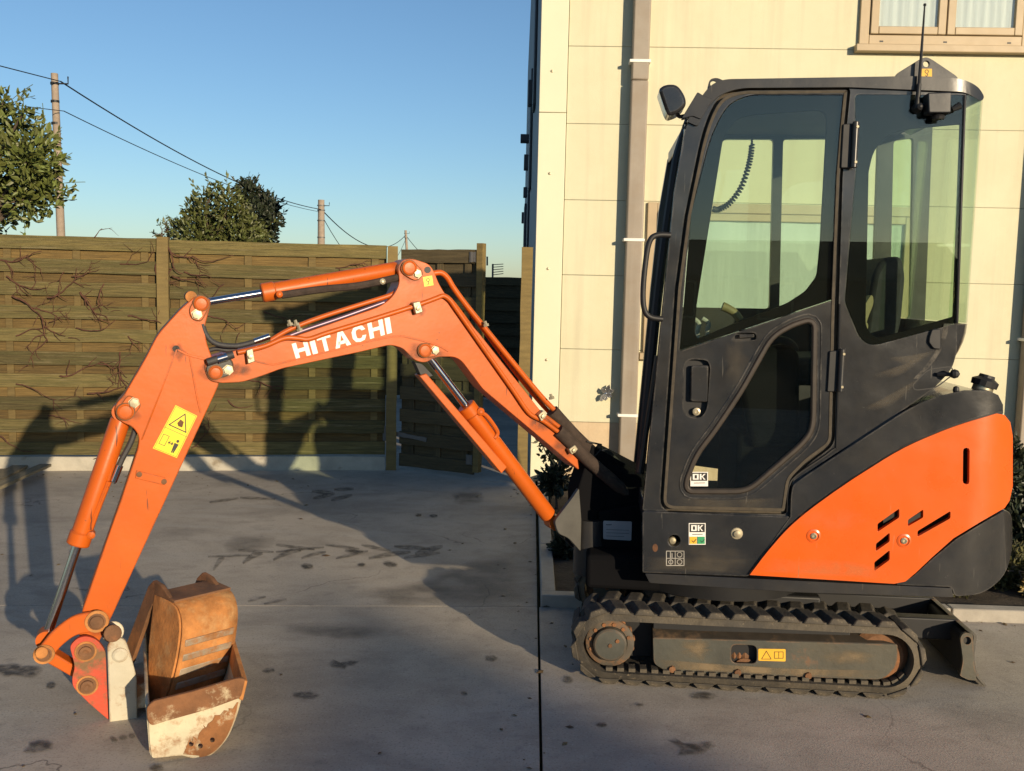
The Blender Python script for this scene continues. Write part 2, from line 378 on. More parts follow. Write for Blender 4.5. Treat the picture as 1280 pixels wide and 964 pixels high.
def flat_prism(name, material, pts, z0, z1, parent=None, bev=.004, **kw):
    bm = bmesh.new(); f = bm.faces.new([bm.verts.new((x, y, z1)) for x, y in pts])
    thicken(bm, Vector((0, 0, z0 - z1))); return finish(bm, name, material, parent, .001 if name == 'concrete_slab' else bev, 30, **kw)
ORG = Vector((0, 0, 0))
bm = bmesh.new(); S = 700
bm.faces.new([bm.verts.new(p) for p in ((-S, -S, -.05), (S, -S, -.05), (S, S, -.05), (-S, S, -.05))])
ground = struct(finish(bm, 'ground', grass_m, None, 0, 0))
def jx(Y): return .124 + (Y - 2.95) * .0191
def jy(X): return 4.41 + (X + 2.419) * .0637
G_ = .006
flat_prism('concrete_slab', concrete, [(-7, -6), (jx(-6) - G_, -6), (jx(4.57) - G_, jy(jx(4.57)) - .002), (-7, jy(-7) - .002)], -.045, 0, ground)
flat_prism('concrete_slab', concrete, [(-7, jy(-7) + .002), (jx(4.58) - G_, jy(jx(4.58)) + .002), (jx(9) - G_, 9), (jx(20), 20), (-7, 20)], -.045, 0, ground)
KV = WF.loc(ground_px(1240, 778)).y                # front kerb line, in the building's frame
kl = WF.w(WF.loc(Vector((jx(4.5), 4.58, 0))).x, KV, 0); kr = WF.w(9, KV, 0)
flat_prism('concrete_slab', concrete, [(jx(-6) + G_, -6), (9, -6), (kr.x, kr.y - .004), (kl.x + G_, kl.y - .004)], -.045, 0, ground)
def inset(poly, d):
    P = [Vector(p[:2]) for p in poly]; n = len(P); A = sum(P[i].x * P[(i + 1) % n].y - P[(i + 1) % n].x * P[i].y for i in range(n)); sg = 1 if A > 0 else -1; out = []
    for i in range(n):
        t = (P[(i + 1) % n] - P[i - 1]); t = t.normalized() if t.length > 1e-6 else Vector((1, 0)); out.append(tuple(P[i] + Vector((t.y, -t.x)) * sg * d))
    return out
def path_px(name, pgs, material, z=.0035, soft=1.6):
    for pg in pgs:
        c = sum((Vector(p[:2]) for p in pg), Vector((0, 0))) / len(pg)
        inner = [tuple(c + (Vector(p[:2]) - c) * .72) for p in pg] if name != 'tyre_mark' else pg
        outer = inset(pg, soft)
        bm = flat_bm([inner], dissolve=False); lay = bm.verts.layers.float.new('soft')
        for q in bm.verts: q[lay] = 1.0
        A = [bm.verts.new((p[0], p[1], 0)) for p in inner]; B = [bm.verts.new((p[0], p[1], 0)) for p in outer]; n = len(A)
        for q in A: q[lay] = 1.0
        for i in range(n): bm.faces.new((A[i], A[(i + 1) % n], B[(i + 1) % n], B[i]))
        for q in bm.verts: q.co = ground_px(q.co.x, q.co.y, z)
        finish(bm, name, material, ground, 0, 0)
def decal(name, material, fr, poly, v, parent, k=.55):
    """thin film of grease or dust lying on a flat panel, fading out at its rim"""
    c = sum((Vector(p[:2]) for p in poly), Vector((0, 0))) / len(poly); n = len(poly)
    bm = bmesh.new(); lay = bm.verts.layers.float.new('soft'); cv = bm.verts.new(fr.px(c.x, c.y, v)); cv[lay] = 1
    A = [bm.verts.new(fr.px(*tuple(c + (Vector(p[:2]) - c) * k), v)) for p in poly]; B = [bm.verts.new(fr.px(p[0], p[1], v)) for p in poly]
    for q in A: q[lay] = 1
    for i in range(n): bm.faces.new((A[i], A[(i + 1) % n], B[(i + 1) % n], B[i])); bm.faces.new((cv, A[i], A[(i + 1) % n]))
    return finish(bm, name, material, parent, 0, 0)
def stain_mat(name, colr, alpha, sc):
    M = bpy.data.materials.new(name); M.use_nodes = True; t = M.node_tree; N = t.nodes; b = N['Principled BSDF']
    b.inputs['Base Color'].default_value = colr + (1,); b.inputs['Roughness'].default_value = .55
    tc = N.new('ShaderNodeTexCoord'); n = N.new('ShaderNodeTexNoise'); n.inputs['Scale'].default_value = sc; n.inputs['Detail'].default_value = 6
    t.links.new(tc.outputs['Object'], n.inputs['Vector'])
    r = N.new('ShaderNodeMapRange'); r.inputs[1].default_value = .35; r.inputs[2].default_value = .6; r.inputs[3].default_value = alpha * .35; r.inputs[4].default_value = alpha
    t.links.new(n.outputs['Fac'], r.inputs[0])
    at = N.new('ShaderNodeAttribute'); at.attribute_name = 'soft'; ml = N.new('ShaderNodeMath'); ml.operation = 'MULTIPLY'
    t.links.new(r.outputs[0], ml.inputs[0]); t.links.new(at.outputs['Fac'], ml.inputs[1]); t.links.new(ml.outputs[0], b.inputs['Alpha'])
    return M
oil = stain_mat('oil_stain', (.05, .046, .041), .72, 30)
tyre = stain_mat('tyre_dirt', (.10, .09, .076), .5, 22)
damp = stain_mat('damp_patch', (.15, .14, .125), .42, 6)
def blob(cx, cy, rx, ry, seed, jag=.35, n=34):
    rs = random.Random(seed); k = [rs.uniform(-1, 1) for _ in range(8)]
    return [(cx + rx * (1 + jag * (k[0] * math.sin(2 * a + k[1] * 6) + k[2] * math.sin(5 * a + k[3] * 6) * .7 + k[4] * math.sin(9 * a + k[5] * 6) * .45)) * math.cos(a),
             cy + ry * (1 + jag * (k[0] * math.sin(2 * a + k[1] * 6) + k[2] * math.sin(5 * a + k[3] * 6) * .7 + k[6] * math.sin(11 * a + k[7] * 6) * .4)) * math.sin(a)) for a in [2 * math.pi * i / n for i in range(n)]]
path_px('oil_stain', [
    [(411, 830), (416, 825), (425, 829), (438, 826), (450, 827), (443, 831), (434, 832), (431, 836), (424, 834), (414, 833)],
    [(835, 925), (843, 923), (855, 930), (872, 930), (890, 927), (896, 932), (886, 937), (878, 942), (858, 943), (846, 945), (852, 936), (846, 931)],
    [(28, 940), (36, 934), (36, 929), (48, 926), (60, 926), (67, 930), (66, 936), (52, 939), (40, 941)],
    blob(20, 838, 28, 9, 1), blob(142, 924, 4, 2, 2), blob(154, 922, 5, 2, 3), blob(165, 920, 4, 2, 4), blob(196, 960, 8, 4, 5),
    blob(64, 857, 6, 3, 6), blob(382, 869, 18, 3, 7), blob(336, 838, 6, 2.5, 8), blob(614, 823, 7, 3, 9), blob(710, 850, 6, 4, 10, .2),
    blob(752, 906, 6, 2, 11), blob(880, 870, 16, 4, 12), blob(384, 708, 8, 2.5, 13), blob(488, 705, 9, 2.5, 14), blob(443, 689, 9, 1.8, 15),
    blob(452, 706, 4, 1.5, 16), blob(523, 644, 3, 1, 17), blob(542, 645, 5, 1, 18), blob(800, 881, 4, 1, 19), blob(580, 867, 4, 1.5, 21)], oil)
def mark(x, y, dx, dy, wd, bend=0):
    top, bot = [], []
    for i in range(9):
        t = i / 8; k = math.sin(math.pi * t); px_ = x + dx * t; py = y + dy * t + bend * k
        top.append((px_, py - wd * (.25 + .75 * k))); bot.append((px_, py + wd * (.25 + .75 * k)))
    return top + bot[::-1]
path_px('tyre_mark', [mark(267, 712, 13, -14, 3.2, -3), mark(304, 704, 24, -12, 3, -3), mark(342, 700, 34, -12, 2.6, -3), mark(377, 698, 30, -8, 1.4, -1),
    mark(420, 698, 40, -9, 1.3), mark(461, 698, 52, -8, 2.2, -1), mark(519, 692, 34, -9, 3, 0), mark(345, 681, 48, 6, 1.2), mark(407, 681, 42, 5, 1.0),
    mark(452, 681, 36, 8, 1.6), mark(493, 683, 44, 3, 2.2), mark(298, 688, 44, 2, .8), mark(260, 696, 55, -2, .7), mark(390, 614, 26, 2, 1.8), mark(392, 623, 26, -6, 1.8),
    mark(414, 625, 26, -6, 1.8), mark(418, 612, 24, -1, 1.4), mark(262, 628, 36, -5, .9), mark(300, 622, 44, 2, .8), mark(310, 752, 22, -6, .8), mark(330, 755, 28, -6, .8),
    mark(505, 697, 45, -6, 1.4), mark(345, 690, 60, -6, .6)], tyre)
path_px('damp_patch', [[(461, 748), (472, 740), (500, 737), (540, 725), (600, 700), (660, 690), (668, 700), (670, 752), (600, 755), (500, 754), (468, 752)],
    [(281, 683), (290, 676), (330, 670), (345, 673), (338, 681), (300, 689), (286, 688)], blob(585, 622, 22, 4, 31), blob(420, 788, 60, 5, 32)], damp, .002, 5)

# kerb stones and planting bed
kerb_m = mat('kerb_concrete', (.36, .33, .28), .85, var=.15, scale=12, bump=.2, bscale=90)
kerb = struct(bpy.data.objects.new('kerb', None)); COL.objects.link(kerb)
uk = WF.loc(kl).x
for i in range(9):
    box('kerb_stone', kerb_m, WF, uk + .012 + i, uk + 1.004 + i, KV, KV + .075, -.04, .062, kerb, .006)
for i in range(4):
    y0, y1 = kl.y + .082 + i * .9, kl.y + .974 + i * .9
    flat_prism('kerb_stone', kerb_m, [(jx(y0) + .012, y0), (jx(y0) + .085, y0), (jx(y1) + .085, y1), (jx(y1) + .012, y1)], -.04, .058, kerb, .006)
bm = bmesh.new(); nx, ny = 60, 26; gv = {}
for i in range(nx + 1):
    for j in range(ny + 1):
        p = WF.w(uk + .07 + i * 8.5 / nx, KV + .06 + j * (7.72 - KV) / ny, 0)
        p.z = .035 + .02 * noise.noise(p * 4) + .02 * noise.noise(p * 11); gv[i, j] = bm.verts.new(p)
for i in range(nx):
    for j in range(ny): bm.faces.new((gv[i, j], gv[i + 1, j], gv[i + 1, j + 1], gv[i, j + 1]))
struct(finish(bm, 'planting_bed', soil, None, 0, 60))

# ------------------------------------------------------------------ building
wall_m = mat('cream_panel', (.62, .595, .42), .8, var=.035, scale=1.6, bump=.2, bscale=160, dust=(.58, .545, .37), streak=(.50, .44, .31))
trim_m = mat('cream_corner', (.68, .65, .48), .7, var=.03, scale=2, bump=.04)
side_m = mat('shaded_side_wall', (.30, .31, .31), .7, var=.1)  # side wall darker than the front: its shade is put into the colour
wframe_m = mat('beige_window_frame', (.40, .31, .19), .5, var=.06)
curtain_m = mat('curtain', (.72, .72, .70), .9, var=.08, scale=3, stretch=(14, 14, .6))
pipe_m = mat('grey_downpipe', (.29, .25, .20), .5, var=.08, dust=(.25, .19, .13), streak=(.16, .12, .08))
WV = 7.7
u_cr = WF.uz(705, 250, WV)[0]; u_cl = WF.uz(671, 250, WV)[0]
JZ = [WF.uz(705, y, WV)[1] for y in (527, 436, 344, 250, 154.5, 57.5)]
dz = (JZ[-1] - JZ[0]) / 5
cp = WF.w(u_cl, WV, 0)
bld = thing('building', (cp.x, cp.y, 0), 'cream panelled building with a downpipe and windows behind the excavator', 'building')
brc = WF.w(9, WV + .05, 0); clc = WF.w(u_cl + .004, WV + .05, 0)
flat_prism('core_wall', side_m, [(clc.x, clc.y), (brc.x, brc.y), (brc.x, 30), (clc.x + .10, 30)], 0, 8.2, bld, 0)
for k in range(-1, 10):
    z0 = max(.0, JZ[0] + k * dz); z1 = JZ[0] + (k + 1) * dz
    if z1 <= .05: continue
    pm = wall_m if k >= 0 else mat('pinkish_plinth', (.56, .44, .29), .85, var=.08, bump=.25, bscale=120, streak=(.28, .20, .12), dust=(.46, .34, .21))
    box('wall_panel', pm, WF, u_cr + .003, 9, WV, WV + .048, z0 + .0009, z1 - .0009, bld, .0035)
zj = WF.uz(690, 141, WV)[1]
for z0, z1 in ((0, zj - .002), (zj + .002, 4.6), (4.604, 8.2)):
    box('corner_trim', trim_m, WF, u_cl, u_cr - .001, WV - .012, WV + .06, z0, z1, bld, .004)
for x, y in ((690, 89), (687, 217), (685, 336), (683, 450)):
    p = WF.px(x, y, WV - .012); lathe('screw', bolt_m, p, -WF.v, [(0, .012), (.004, .011), (.006, .004)], bld, 10)
# things on the receding side wall
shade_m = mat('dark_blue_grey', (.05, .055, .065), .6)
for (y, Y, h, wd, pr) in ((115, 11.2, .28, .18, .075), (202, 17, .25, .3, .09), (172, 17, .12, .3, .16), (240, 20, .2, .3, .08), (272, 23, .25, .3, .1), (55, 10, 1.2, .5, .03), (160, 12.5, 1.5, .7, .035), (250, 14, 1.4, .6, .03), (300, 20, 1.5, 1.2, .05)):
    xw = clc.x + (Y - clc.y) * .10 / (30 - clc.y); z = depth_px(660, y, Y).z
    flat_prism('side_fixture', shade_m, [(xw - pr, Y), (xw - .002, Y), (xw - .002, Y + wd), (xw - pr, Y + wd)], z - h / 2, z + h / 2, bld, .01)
# upper window
def window(x0, ytop, x1, ysill, sash, ztop=None, zbot=None, sill=True, mt=wframe_m):
    u0, zb = WF.uz(x0, ysill, WV); u1 = WF.uz(x1, ysill, WV)[0]; zt = WF.uz(x0, ytop, WV)[1] if ztop is None else ztop
    if zbot is not None: zb = zbot
    wroot = bpy.data.objects.new('window', None); COL.objects.link(wroot); wroot.parent = bld
    bm = bmesh.new(); fw = .075
    for a in ((u0, u0 + fw, zb, zt), (u1 - fw, u1, zb, zt), (u0 + fw, u1 - fw, zb, zb + fw), (u0 + fw, u1 - fw, zt - fw, zt)):
        box_bm(bm, WF, a[0], a[1], WV - .03, WV - .001, a[2], a[3])
    finish(bm, 'frame', mt, wroot, .005)
    n = sash; sw = (u1 - u0 - 2 * fw) / n
    for i in range(n):
        a, b = u0 + fw + i * sw + .004, u0 + fw + (i + 1) * sw - .004; s = .062; bm = bmesh.new()
        for q in ((a, a + s, zb + fw + .004, zt - fw - .004), (b - s, b, zb + fw + .004, zt - fw - .004), (a + s, b - s, zb + fw + .004, zb + fw + s), (a + s, b - s, zt - fw - s, zt - fw - .004)):
            box_bm(bm, WF, q[0], q[1], WV - .045, WV - .002, q[2], q[3])
        finish(bm, 'sash', mt, wroot, .006)
        box('pane', pane_glass, WF, a + s - .004, b - s + .004, WV - .030, WV - .027, zb + fw + s - .004, zt - fw - s + .004, wroot, 0)
        bm = bmesh.new(); cols = 26; vsx = []
        for k in range(cols + 1):
            uu = a + s + (b - a - 2 * s) * k / cols; vv = WV - .011 + .004 * math.sin(k * 1.7 + i) + .003 * math.sin(k * .9)
            vsx.append((bm.verts.new(WF.w(uu, vv, zb + fw + s)), bm.verts.new(WF.w(uu, vv, zt - fw - s))))
        for k in range(cols): bm.faces.new((vsx[k][0], vsx[k + 1][0], vsx[k + 1][1], vsx[k][1]))
        finish(bm, 'curtain', curtain_m, wroot, 0, 60)
    if sill:
        box('sill', mt, WF, u0 - .03, u1 + .03, WV - .075, WV - .001, zb - .058, zb - .002, wroot, .006)
        for k in range(3):
            uu = u0 + (u1 - u0) * (.13 + .37 * k)
            box('drain_slot', ink, WF, uu - .014, uu + .014, WV - .0315, WV - .029, zb + .02, zb + .032, wroot, 0)
window(1072, -140, 1287, 57, 2)
window(803, 253, 1142, 440, 1)
# downpipes
def pipe(x0, x1, y, ties):
    u0 = WF.uz(x0, y, WV)[0]; u1 = WF.uz(x1, y, WV)[0]
    pr = bpy.data.objects.new('downpipe', None); COL.objects.link(pr); pr.parent = bld
    for z0, z1 in ((.05, 3.19), (3.192, 5.8), (5.802, 8)):
        box('pipe_length', pipe_m, WF, u0, u1, WV - .12, WV - .02, z0, z1, pr, .012)
    for yy in ties:
        z = WF.uz((x0 + x1) / 2, yy, WV - .12)[1]
        box('tie', white, WF, u0 - .02, u1 + .012, WV - .127, WV - .002, z - .012, z + .012, pr, .004)
pipe(788, 809, 100, (76, 300, 520))
pipe(1270, 1292, 480, (425,))
# small metal ornament on the wall
p = WF.px(757, 492, WV - .03)
orn_root = thing('wall_ornament', p, 'small silvery bird ornament fixed to the cream wall beside the downpipe', 'ornament')
silver = mat('silver', (.6, .6, .6), .25, metal=1, var=.3, scale=30)
bm = bmesh.new()
def leafpoly(bm, c, a, l, wd, fr, dv=0.0):
    d = fr.u * math.cos(a) + Vector((0, 0, 1)) * math.sin(a); n = fr.u * -math.sin(a) + Vector((0, 0, 1)) * math.cos(a)
    vs_ = [bm.verts.new(c + d * l * t + n * wd * s + fr.v * (dv - .02 * math.sin(t * 3))) for t, s in ((0, 0), (.3, .5), (.7, .42), (1, 0), (.7, -.42), (.3, -.5))]
    bm.faces.new(vs_)
for a, l in ((.5, .075), (1.2, .08), (2.2, .06), (-.4, .06), (-2.2, .08), (-1.6, .06)): leafpoly(bm, Vector(p), a, l, .04, WF, -.005)
thicken(bm, WF.v * .003)
finish(bm, 'wing', silver, orn_root, .001)
lathe('body', silver, WF.px(757, 492, WV - .001), -WF.v, [(0, .008), (.02, .008), (.025, .022), (.035, .02), (.042, .006)], orn_root, 12)

# ------------------------------------------------------------------ fence
wood = mat('weathered_fence_wood', (.112, .088, .030), .85, var=.5, scale=7, stretch=(.7, 9, 20), bump=.8, bscale=14, rnd=.45, wear=(.21, .17, .085), wear_amt=.60, wear_scale=3.4, dust=(.070, .070, .020))
wood_back = mat('recessed_fence_wood', (.120, .078, .024), .85, var=.45, scale=7, stretch=(.7, 9, 20), bump=.6, bscale=14, rnd=.3)
wood_light = mat('fence_post_wood', (.165, .118, .040), .8, var=.2, scale=5, stretch=(6, 6, 1), bump=.25, bscale=12, rnd=.12)
wood_batten = mat('batten_wood', (.135, .095, .032), .85, var=.3, scale=5, stretch=(6, 6, 1), bump=.3, bscale=12, rnd=.2)
wood_grey = mat('grey_wood', (.20, .17, .11), .85, var=.25, scale=5, stretch=(2, 9, 9), bump=.3, bscale=12, rnd=.15)
FV = FF.loc(ground_px(200, 588)).y
def board_mesh(L_, H_, T_, nm='board', seed=0):
    """a sawn board, slightly bowed, with uneven edges"""
    rs = random.Random(seed); bm = bmesh.new(); n = 8; rings = []
    for i in range(n + 1):
        x = L_ * i / n; b0 = rs.uniform(-.003, .003); b1 = rs.uniform(-.003, .003); c = rs.uniform(-.002, .002)
        rings.append([bm.verts.new((x, y + c, z)) for y, z in ((0, b0), (T_, b0), (T_, H_ + b1), (0, H_ + b1))])
    for i in range(n):
        for k in range(4): bm.faces.new((rings[i][k], rings[i][(k + 1) % 4], rings[i + 1][(k + 1) % 4], rings[i + 1][k]))
    bm.faces.new(rings[0][::-1]); bm.faces.new(rings[-1]); bmesh.ops.recalc_face_normals(bm, faces=bm.faces)
    me = bpy.data.meshes.new(nm); bm.to_mesh(me); bm.free(); return me
def piece(name, me, material, parent, loc, rot=(0, 0, 0)):
    if not me.materials: me.materials.append(material)
    o = bpy.data.objects.new(name, me); COL.objects.link(o); o.parent = parent; o.location = loc; o.rotation_euler = rot; return o
def fence_panel(root, x0, x1, ztop, zbot, y=0.0, pitch=None, bh=.108, battens=4, mt=wood, seed=0):
    L_ = x1 - x0; rs = random.Random(seed); pitch = pitch or (ztop - zbot - bh - .004) / 9
    fm = [board_mesh(L_, bh, .018, 'board', seed * 10 + k) for k in range(3)]; bmn = board_mesh(L_, pitch - bh + .05, .016, 'back_board', seed + 77)
    bt = board_mesh(ztop - zbot - .02, .055, .012, 'batten', seed + 5)
    z = ztop; k = 0
    while z - bh > zbot - .05:
        piece('board', fm[k % 3], mt, root, (x0, y + rs.uniform(-.004, .003), z - bh), (rs.uniform(-.03, .03), rs.uniform(-.0028, .0028), 0))
        if z - pitch - .02 > zbot: piece('back_board', bmn, wood_back if mt is wood else mt, root, (x0, y + .034, z - pitch - .025))
        z -= pitch; k += 1
    for i in range(battens):
        xx = x0 + .10 + (L_ - .2) * i / (battens - 1) + .03
        piece('batten', bt, wood_batten if mt is wood else mt, root, (xx, y + .0195, zbot + .01), (0, -math.pi / 2, 0))
ZT = 1.905
ub = FF.uz(0, 560, FV)[0]
def fu(x): return FF.uz(x, 420, FV)[0]
o0 = FF.w(fu(205), FV, 0)
fence = thing('wooden_fence', (o0.x, o0.y, 0), 'tall weathered fence of overlapping olive brown boards on a concrete base', 'fence')
fence.rotation_euler.z = FF.t
p1, p2 = 0.0, fu(490) - fu(205); p0 = -1.88
fence_panel(fence, p0 + .05, p1 - .05, ZT, .125, seed=1)
fence_panel(fence, p1 + .05, p2 - .05, ZT - .01, .125, seed=2)
fence_panel(fence, p0 - 1.85, p0 - .05, ZT + .005, .125, seed=3)
pm = board_mesh(1.80, .088, .088, 'post', 3); pb = board_mesh(4 * .93, .115, .10, 'base', 9)
for q in (p0, p1): piece('post', pm, wood_light, fence, (q + .044, -.03, .118), (0, -math.pi / 2, 0))
piece('post', board_mesh(1.895, .088, .088, 'post', 4), wood_light, fence, (p2 + .044, -.03, .0), (0, -math.pi / 2, 0))
base_m = mat('fence_base_concrete', (.40, .37, .30), .85, var=.15, scale=8, bump=.3, bscale=60, wear=(.25, .21, .15), wear_amt=.6, wear_scale=4)
for a, b in ((p0 - 1.85, p0), (p0 + .004, p1), (p1 + .004, p2 - .05)):
    piece('concrete_base', board_mesh(b - a, .117, .05, 'base', int(a * 10)), base_m, fence, (a, -.025, 0))

# climbing bare vine on the fence
vine_m = mat('vine_bark', (.085, .035, .02), .9, var=.4, scale=30)
vroot = thing('climbing_vine', (o0.x, o0.y - .03, 0), 'leafless reddish brown vine creeping over the fence boards', 'vine')
def vine(x, y, ang, ln, r, depth=0, seed=0):
    rs = random.Random(seed); pts = []; a = ang; cx, cy = x, y; v = FV - .012
    n = max(5, int(ln / 4))
    for i in range(n):
        pts.append(FF.px(cx, cy, v)); a += rs.uniform(-.33, .33) - .05 * math.sin(a); cx += 4 * math.cos(a); cy += 4 * math.sin(a) * .9
        v = min(FV - .012, max(FV - .06, v + rs.uniform(-.012, .012)))
        if depth < 2 and rs.random() < .22: vine(cx, cy, a + rs.choice((-1, 1)) * rs.uniform(.6, 1.3), ln * rs.uniform(.25, .5), r * .65, depth + 1, rs.randint(0, 99999))
    tube('twig', vine_m, pts, r * .8, vroot, 6, r1=r * .32)
for k, (x, y, a, ln, r) in enumerate(((8, 345, .6, 60, .008), (15, 370, .4, 90, .010), (60, 372, .1, 60, .009), (100, 365, 1.4, 50, .010), (90, 345, .3, 40, .006), (205, 300, 1.3, 60, .011),
        (207, 310, .9, 50, .009), (195, 330, 1.9, 40, .008), (230, 340, .5, 40, .008), (160, 395, .2, 50, .008), (75, 470, -.1, 60, .009), (110, 492, .1, 55, .009), (150, 440, 1.7, 55, .008),
        (20, 420, -.1, 50, .007), (280, 440, 1.4, 50, .009), (0, 545, .3, 40, .008), (330, 390, .6, 40, .006), (240, 320, .2, 60, .006), (80, 340, 2.0, 30, .005), (160, 420, .9, 35, .006), (340, 355, .4, 40, .006), (150, 470, 1.2, 60, .006), (285, 500, 1.0, 40, .007), (112, 575, .1, 30, .006), (118, 297, -1.0, 10, .006), (40, 385, .1, 50, .007), (130, 355, 2.4, 45, .007), (95, 410, .5, 60, .007), (20, 480, .2, 60, .007), (60, 520, -.2, 50, .006), (175, 480, .1, 40, .007), (260, 395, .3, 50, .007), (300, 470, .2, 60, .008), (340, 430, .4, 40, .006), (280, 355, 2.6, 40, .006), (420, 335, .1, 50, .006), (240, 560, -.5, 40, .006), (215, 345, .4, 55, .008), (0, 325, .5, 60, .008), (150, 330, .2, 40, .006), (200, 300, -1.2, 20, .006), (190, 296, -.8, 16, .004))):
    vine(x, y, a, ln, r, 0, k + 5)

# gate, standing open
ge = ground_px(597, 600); gh = FF.w(fu(490) + .045, FV + .0, 0)
GF = math.atan2(ge.y - gh.y, ge.x - gh.x); GL = (ge - gh).length
gate = thing('wooden_gate', gh, 'shaded wooden gate standing open beside the fence post', 'gate'); gate.rotation_euler.z = GF
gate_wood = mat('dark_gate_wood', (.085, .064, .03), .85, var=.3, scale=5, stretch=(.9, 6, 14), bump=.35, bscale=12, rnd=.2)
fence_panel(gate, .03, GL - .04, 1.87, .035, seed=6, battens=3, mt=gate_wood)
piece('stile', board_mesh(1.86, .05, .06, 'stile', 2), wood_light, gate, (GL + .01, -.012, .06), (0, -math.pi / 2, 0))
sm_ = mat('galvanised', (.16, .15, .14), .6, metal=.4, var=.2)
piece('hinge_strap', board_mesh(.36, .035, .006, 'hinge', 1), sm_, gate, (-.05, -.012, .30), (0, .08, 0))
piece('hinge_plate', board_mesh(.05, .13, .006, 'hinge', 5), sm_, gate, (-.10, -.06, .25))
piece('corner_bracket', board_mesh(.06, .08, .004, 'bracket', 1), sm_, gate, (GL - .11, -.008, 1.77))
piece('corner_bracket', board_mesh(.06, .08, .004, 'bracket', 1), sm_, gate, (GL - .11, -.008, .12))
# single post by the building corner
pp = depth_px(657, 420, 7.55); ORG = Vector((pp.x, pp.y, 0))
post = piece('gate_post', board_mesh(depth_px(657, 309, 7.55).z, .085, .085, 'gate_post', 8), wood_light, None, (pp.x + .04, pp.y, 0), (0, -math.pi / 2, 0))
tag(post, 'square timber gate post standing against the corner of the cream building', 'post')
# fence further back
bf = depth_px(625, 400, 13.5)
back = thing('back_fence', (bf.x - .9, bf.y, 0), 'dark board fence far behind the open gate', 'fence')
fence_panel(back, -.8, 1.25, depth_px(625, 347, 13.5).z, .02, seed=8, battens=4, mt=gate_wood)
# aerial and hook above it
an = depth_px(617, 345, 14.2); am = mat('aerial_metal', (.12, .12, .12), .5)
aer = thing('aerial', (an.x, an.y, 0), 'small dark television aerial on a thin mast above the back fence', 'aerial')
tube('mast', am, [Vector((an.x, an.y, 0)), depth_px(616, 330, 14.2)], .014, aer, 6)
for k in range(5):
    tube('rod', am, [depth_px(616, 331 + k * 3.2, 14.2), depth_px(629, 330 + k * 3, 14.2) + Vector((.0, .1, 0))], .006, aer, 5)
hk = depth_px(606, 345, 13.3)
o = tube('garden_hook', am, [Vector((hk.x, hk.y, 0)), depth_px(605, 330, 13.3), depth_px(606, 321, 13.3), depth_px(609, 321, 13.3), depth_px(609, 332, 13.3)], .012, None, 6); o.location = (0, 0, 0)
for q in o.data.vertices: q.co += ORG
tag(o, 'thin dark hooked rod sticking up over the back fence', 'hook')

# loose planks by the fence
for k, (a, b, wd, zz, lab) in enumerate((((-60, 618), (26, 576), .11, .03, 'lowest weathered plank of the pile lying by the fence base'), ((-40, 622), (40, 578), .12, .055, 'middle weathered plank of the pile lying by the fence base'), ((-50, 630), (64, 580), .09, .083, 'topmost narrow plank of the pile lying by the fence base'))):
    A, B = ground_px(*a, zz), ground_px(*b, zz); d = (B - A); ORG = Vector((0, 0, 0))
    pl = piece('plank', board_mesh(d.length, .024, wd, 'plank', 40 + k), wood_grey, None, (A.x, A.y, zz - .029 + (.003 * k)), (0, 0, math.atan2(d.y, d.x)))
    tag(pl, lab, 'plank')

# ------------------------------------------------------------------ foliage
def leaf_mat(name, col, rnd=.35):
    M = bpy.data.materials.new(name); M.use_nodes = True; t = M.node_tree; N = t.nodes; b = N['Principled BSDF']
    b.inputs['Roughness'].default_value = .5
    g = N.new('ShaderNodeNewGeometry'); mr = N.new('ShaderNodeMapRange'); mr.inputs[3].default_value = 1 - rnd; mr.inputs[4].default_value = 1 + rnd
    hs = N.new('ShaderNodeHueSaturation'); hs.inputs['Color'].default_value = col + (1,)
    mh = N.new('ShaderNodeMapRange'); mh.inputs[3].default_value = .485; mh.inputs[4].default_value = .515
    t.links.new(g.outputs['Random Per Island'], mr.inputs[0]); t.links.new(mr.outputs[0], hs.inputs['Value'])
    t.links.new(g.outputs['Random Per Island'], mh.inputs[0]); t.links.new(mh.outputs[0], hs.inputs['Hue'])
    t.links.new(hs.outputs[0], b.inputs['Base Color'])
    b.inputs['Transmission Weight'].default_value = 0
    return M
leaf_a = leaf_mat('laurel_leaf', (.11, .13, .03)); leaf_b = leaf_mat('dark_leaf', (.022, .03, .014)); leaf_c = leaf_mat('bed_leaf', (.09, .085, .03)); leaf_d = leaf_mat('dry_leaf', (.22, .15, .05))
bark = mat('bark', (.09, .065, .045), .9, var=.3, scale=20, bump=.5)
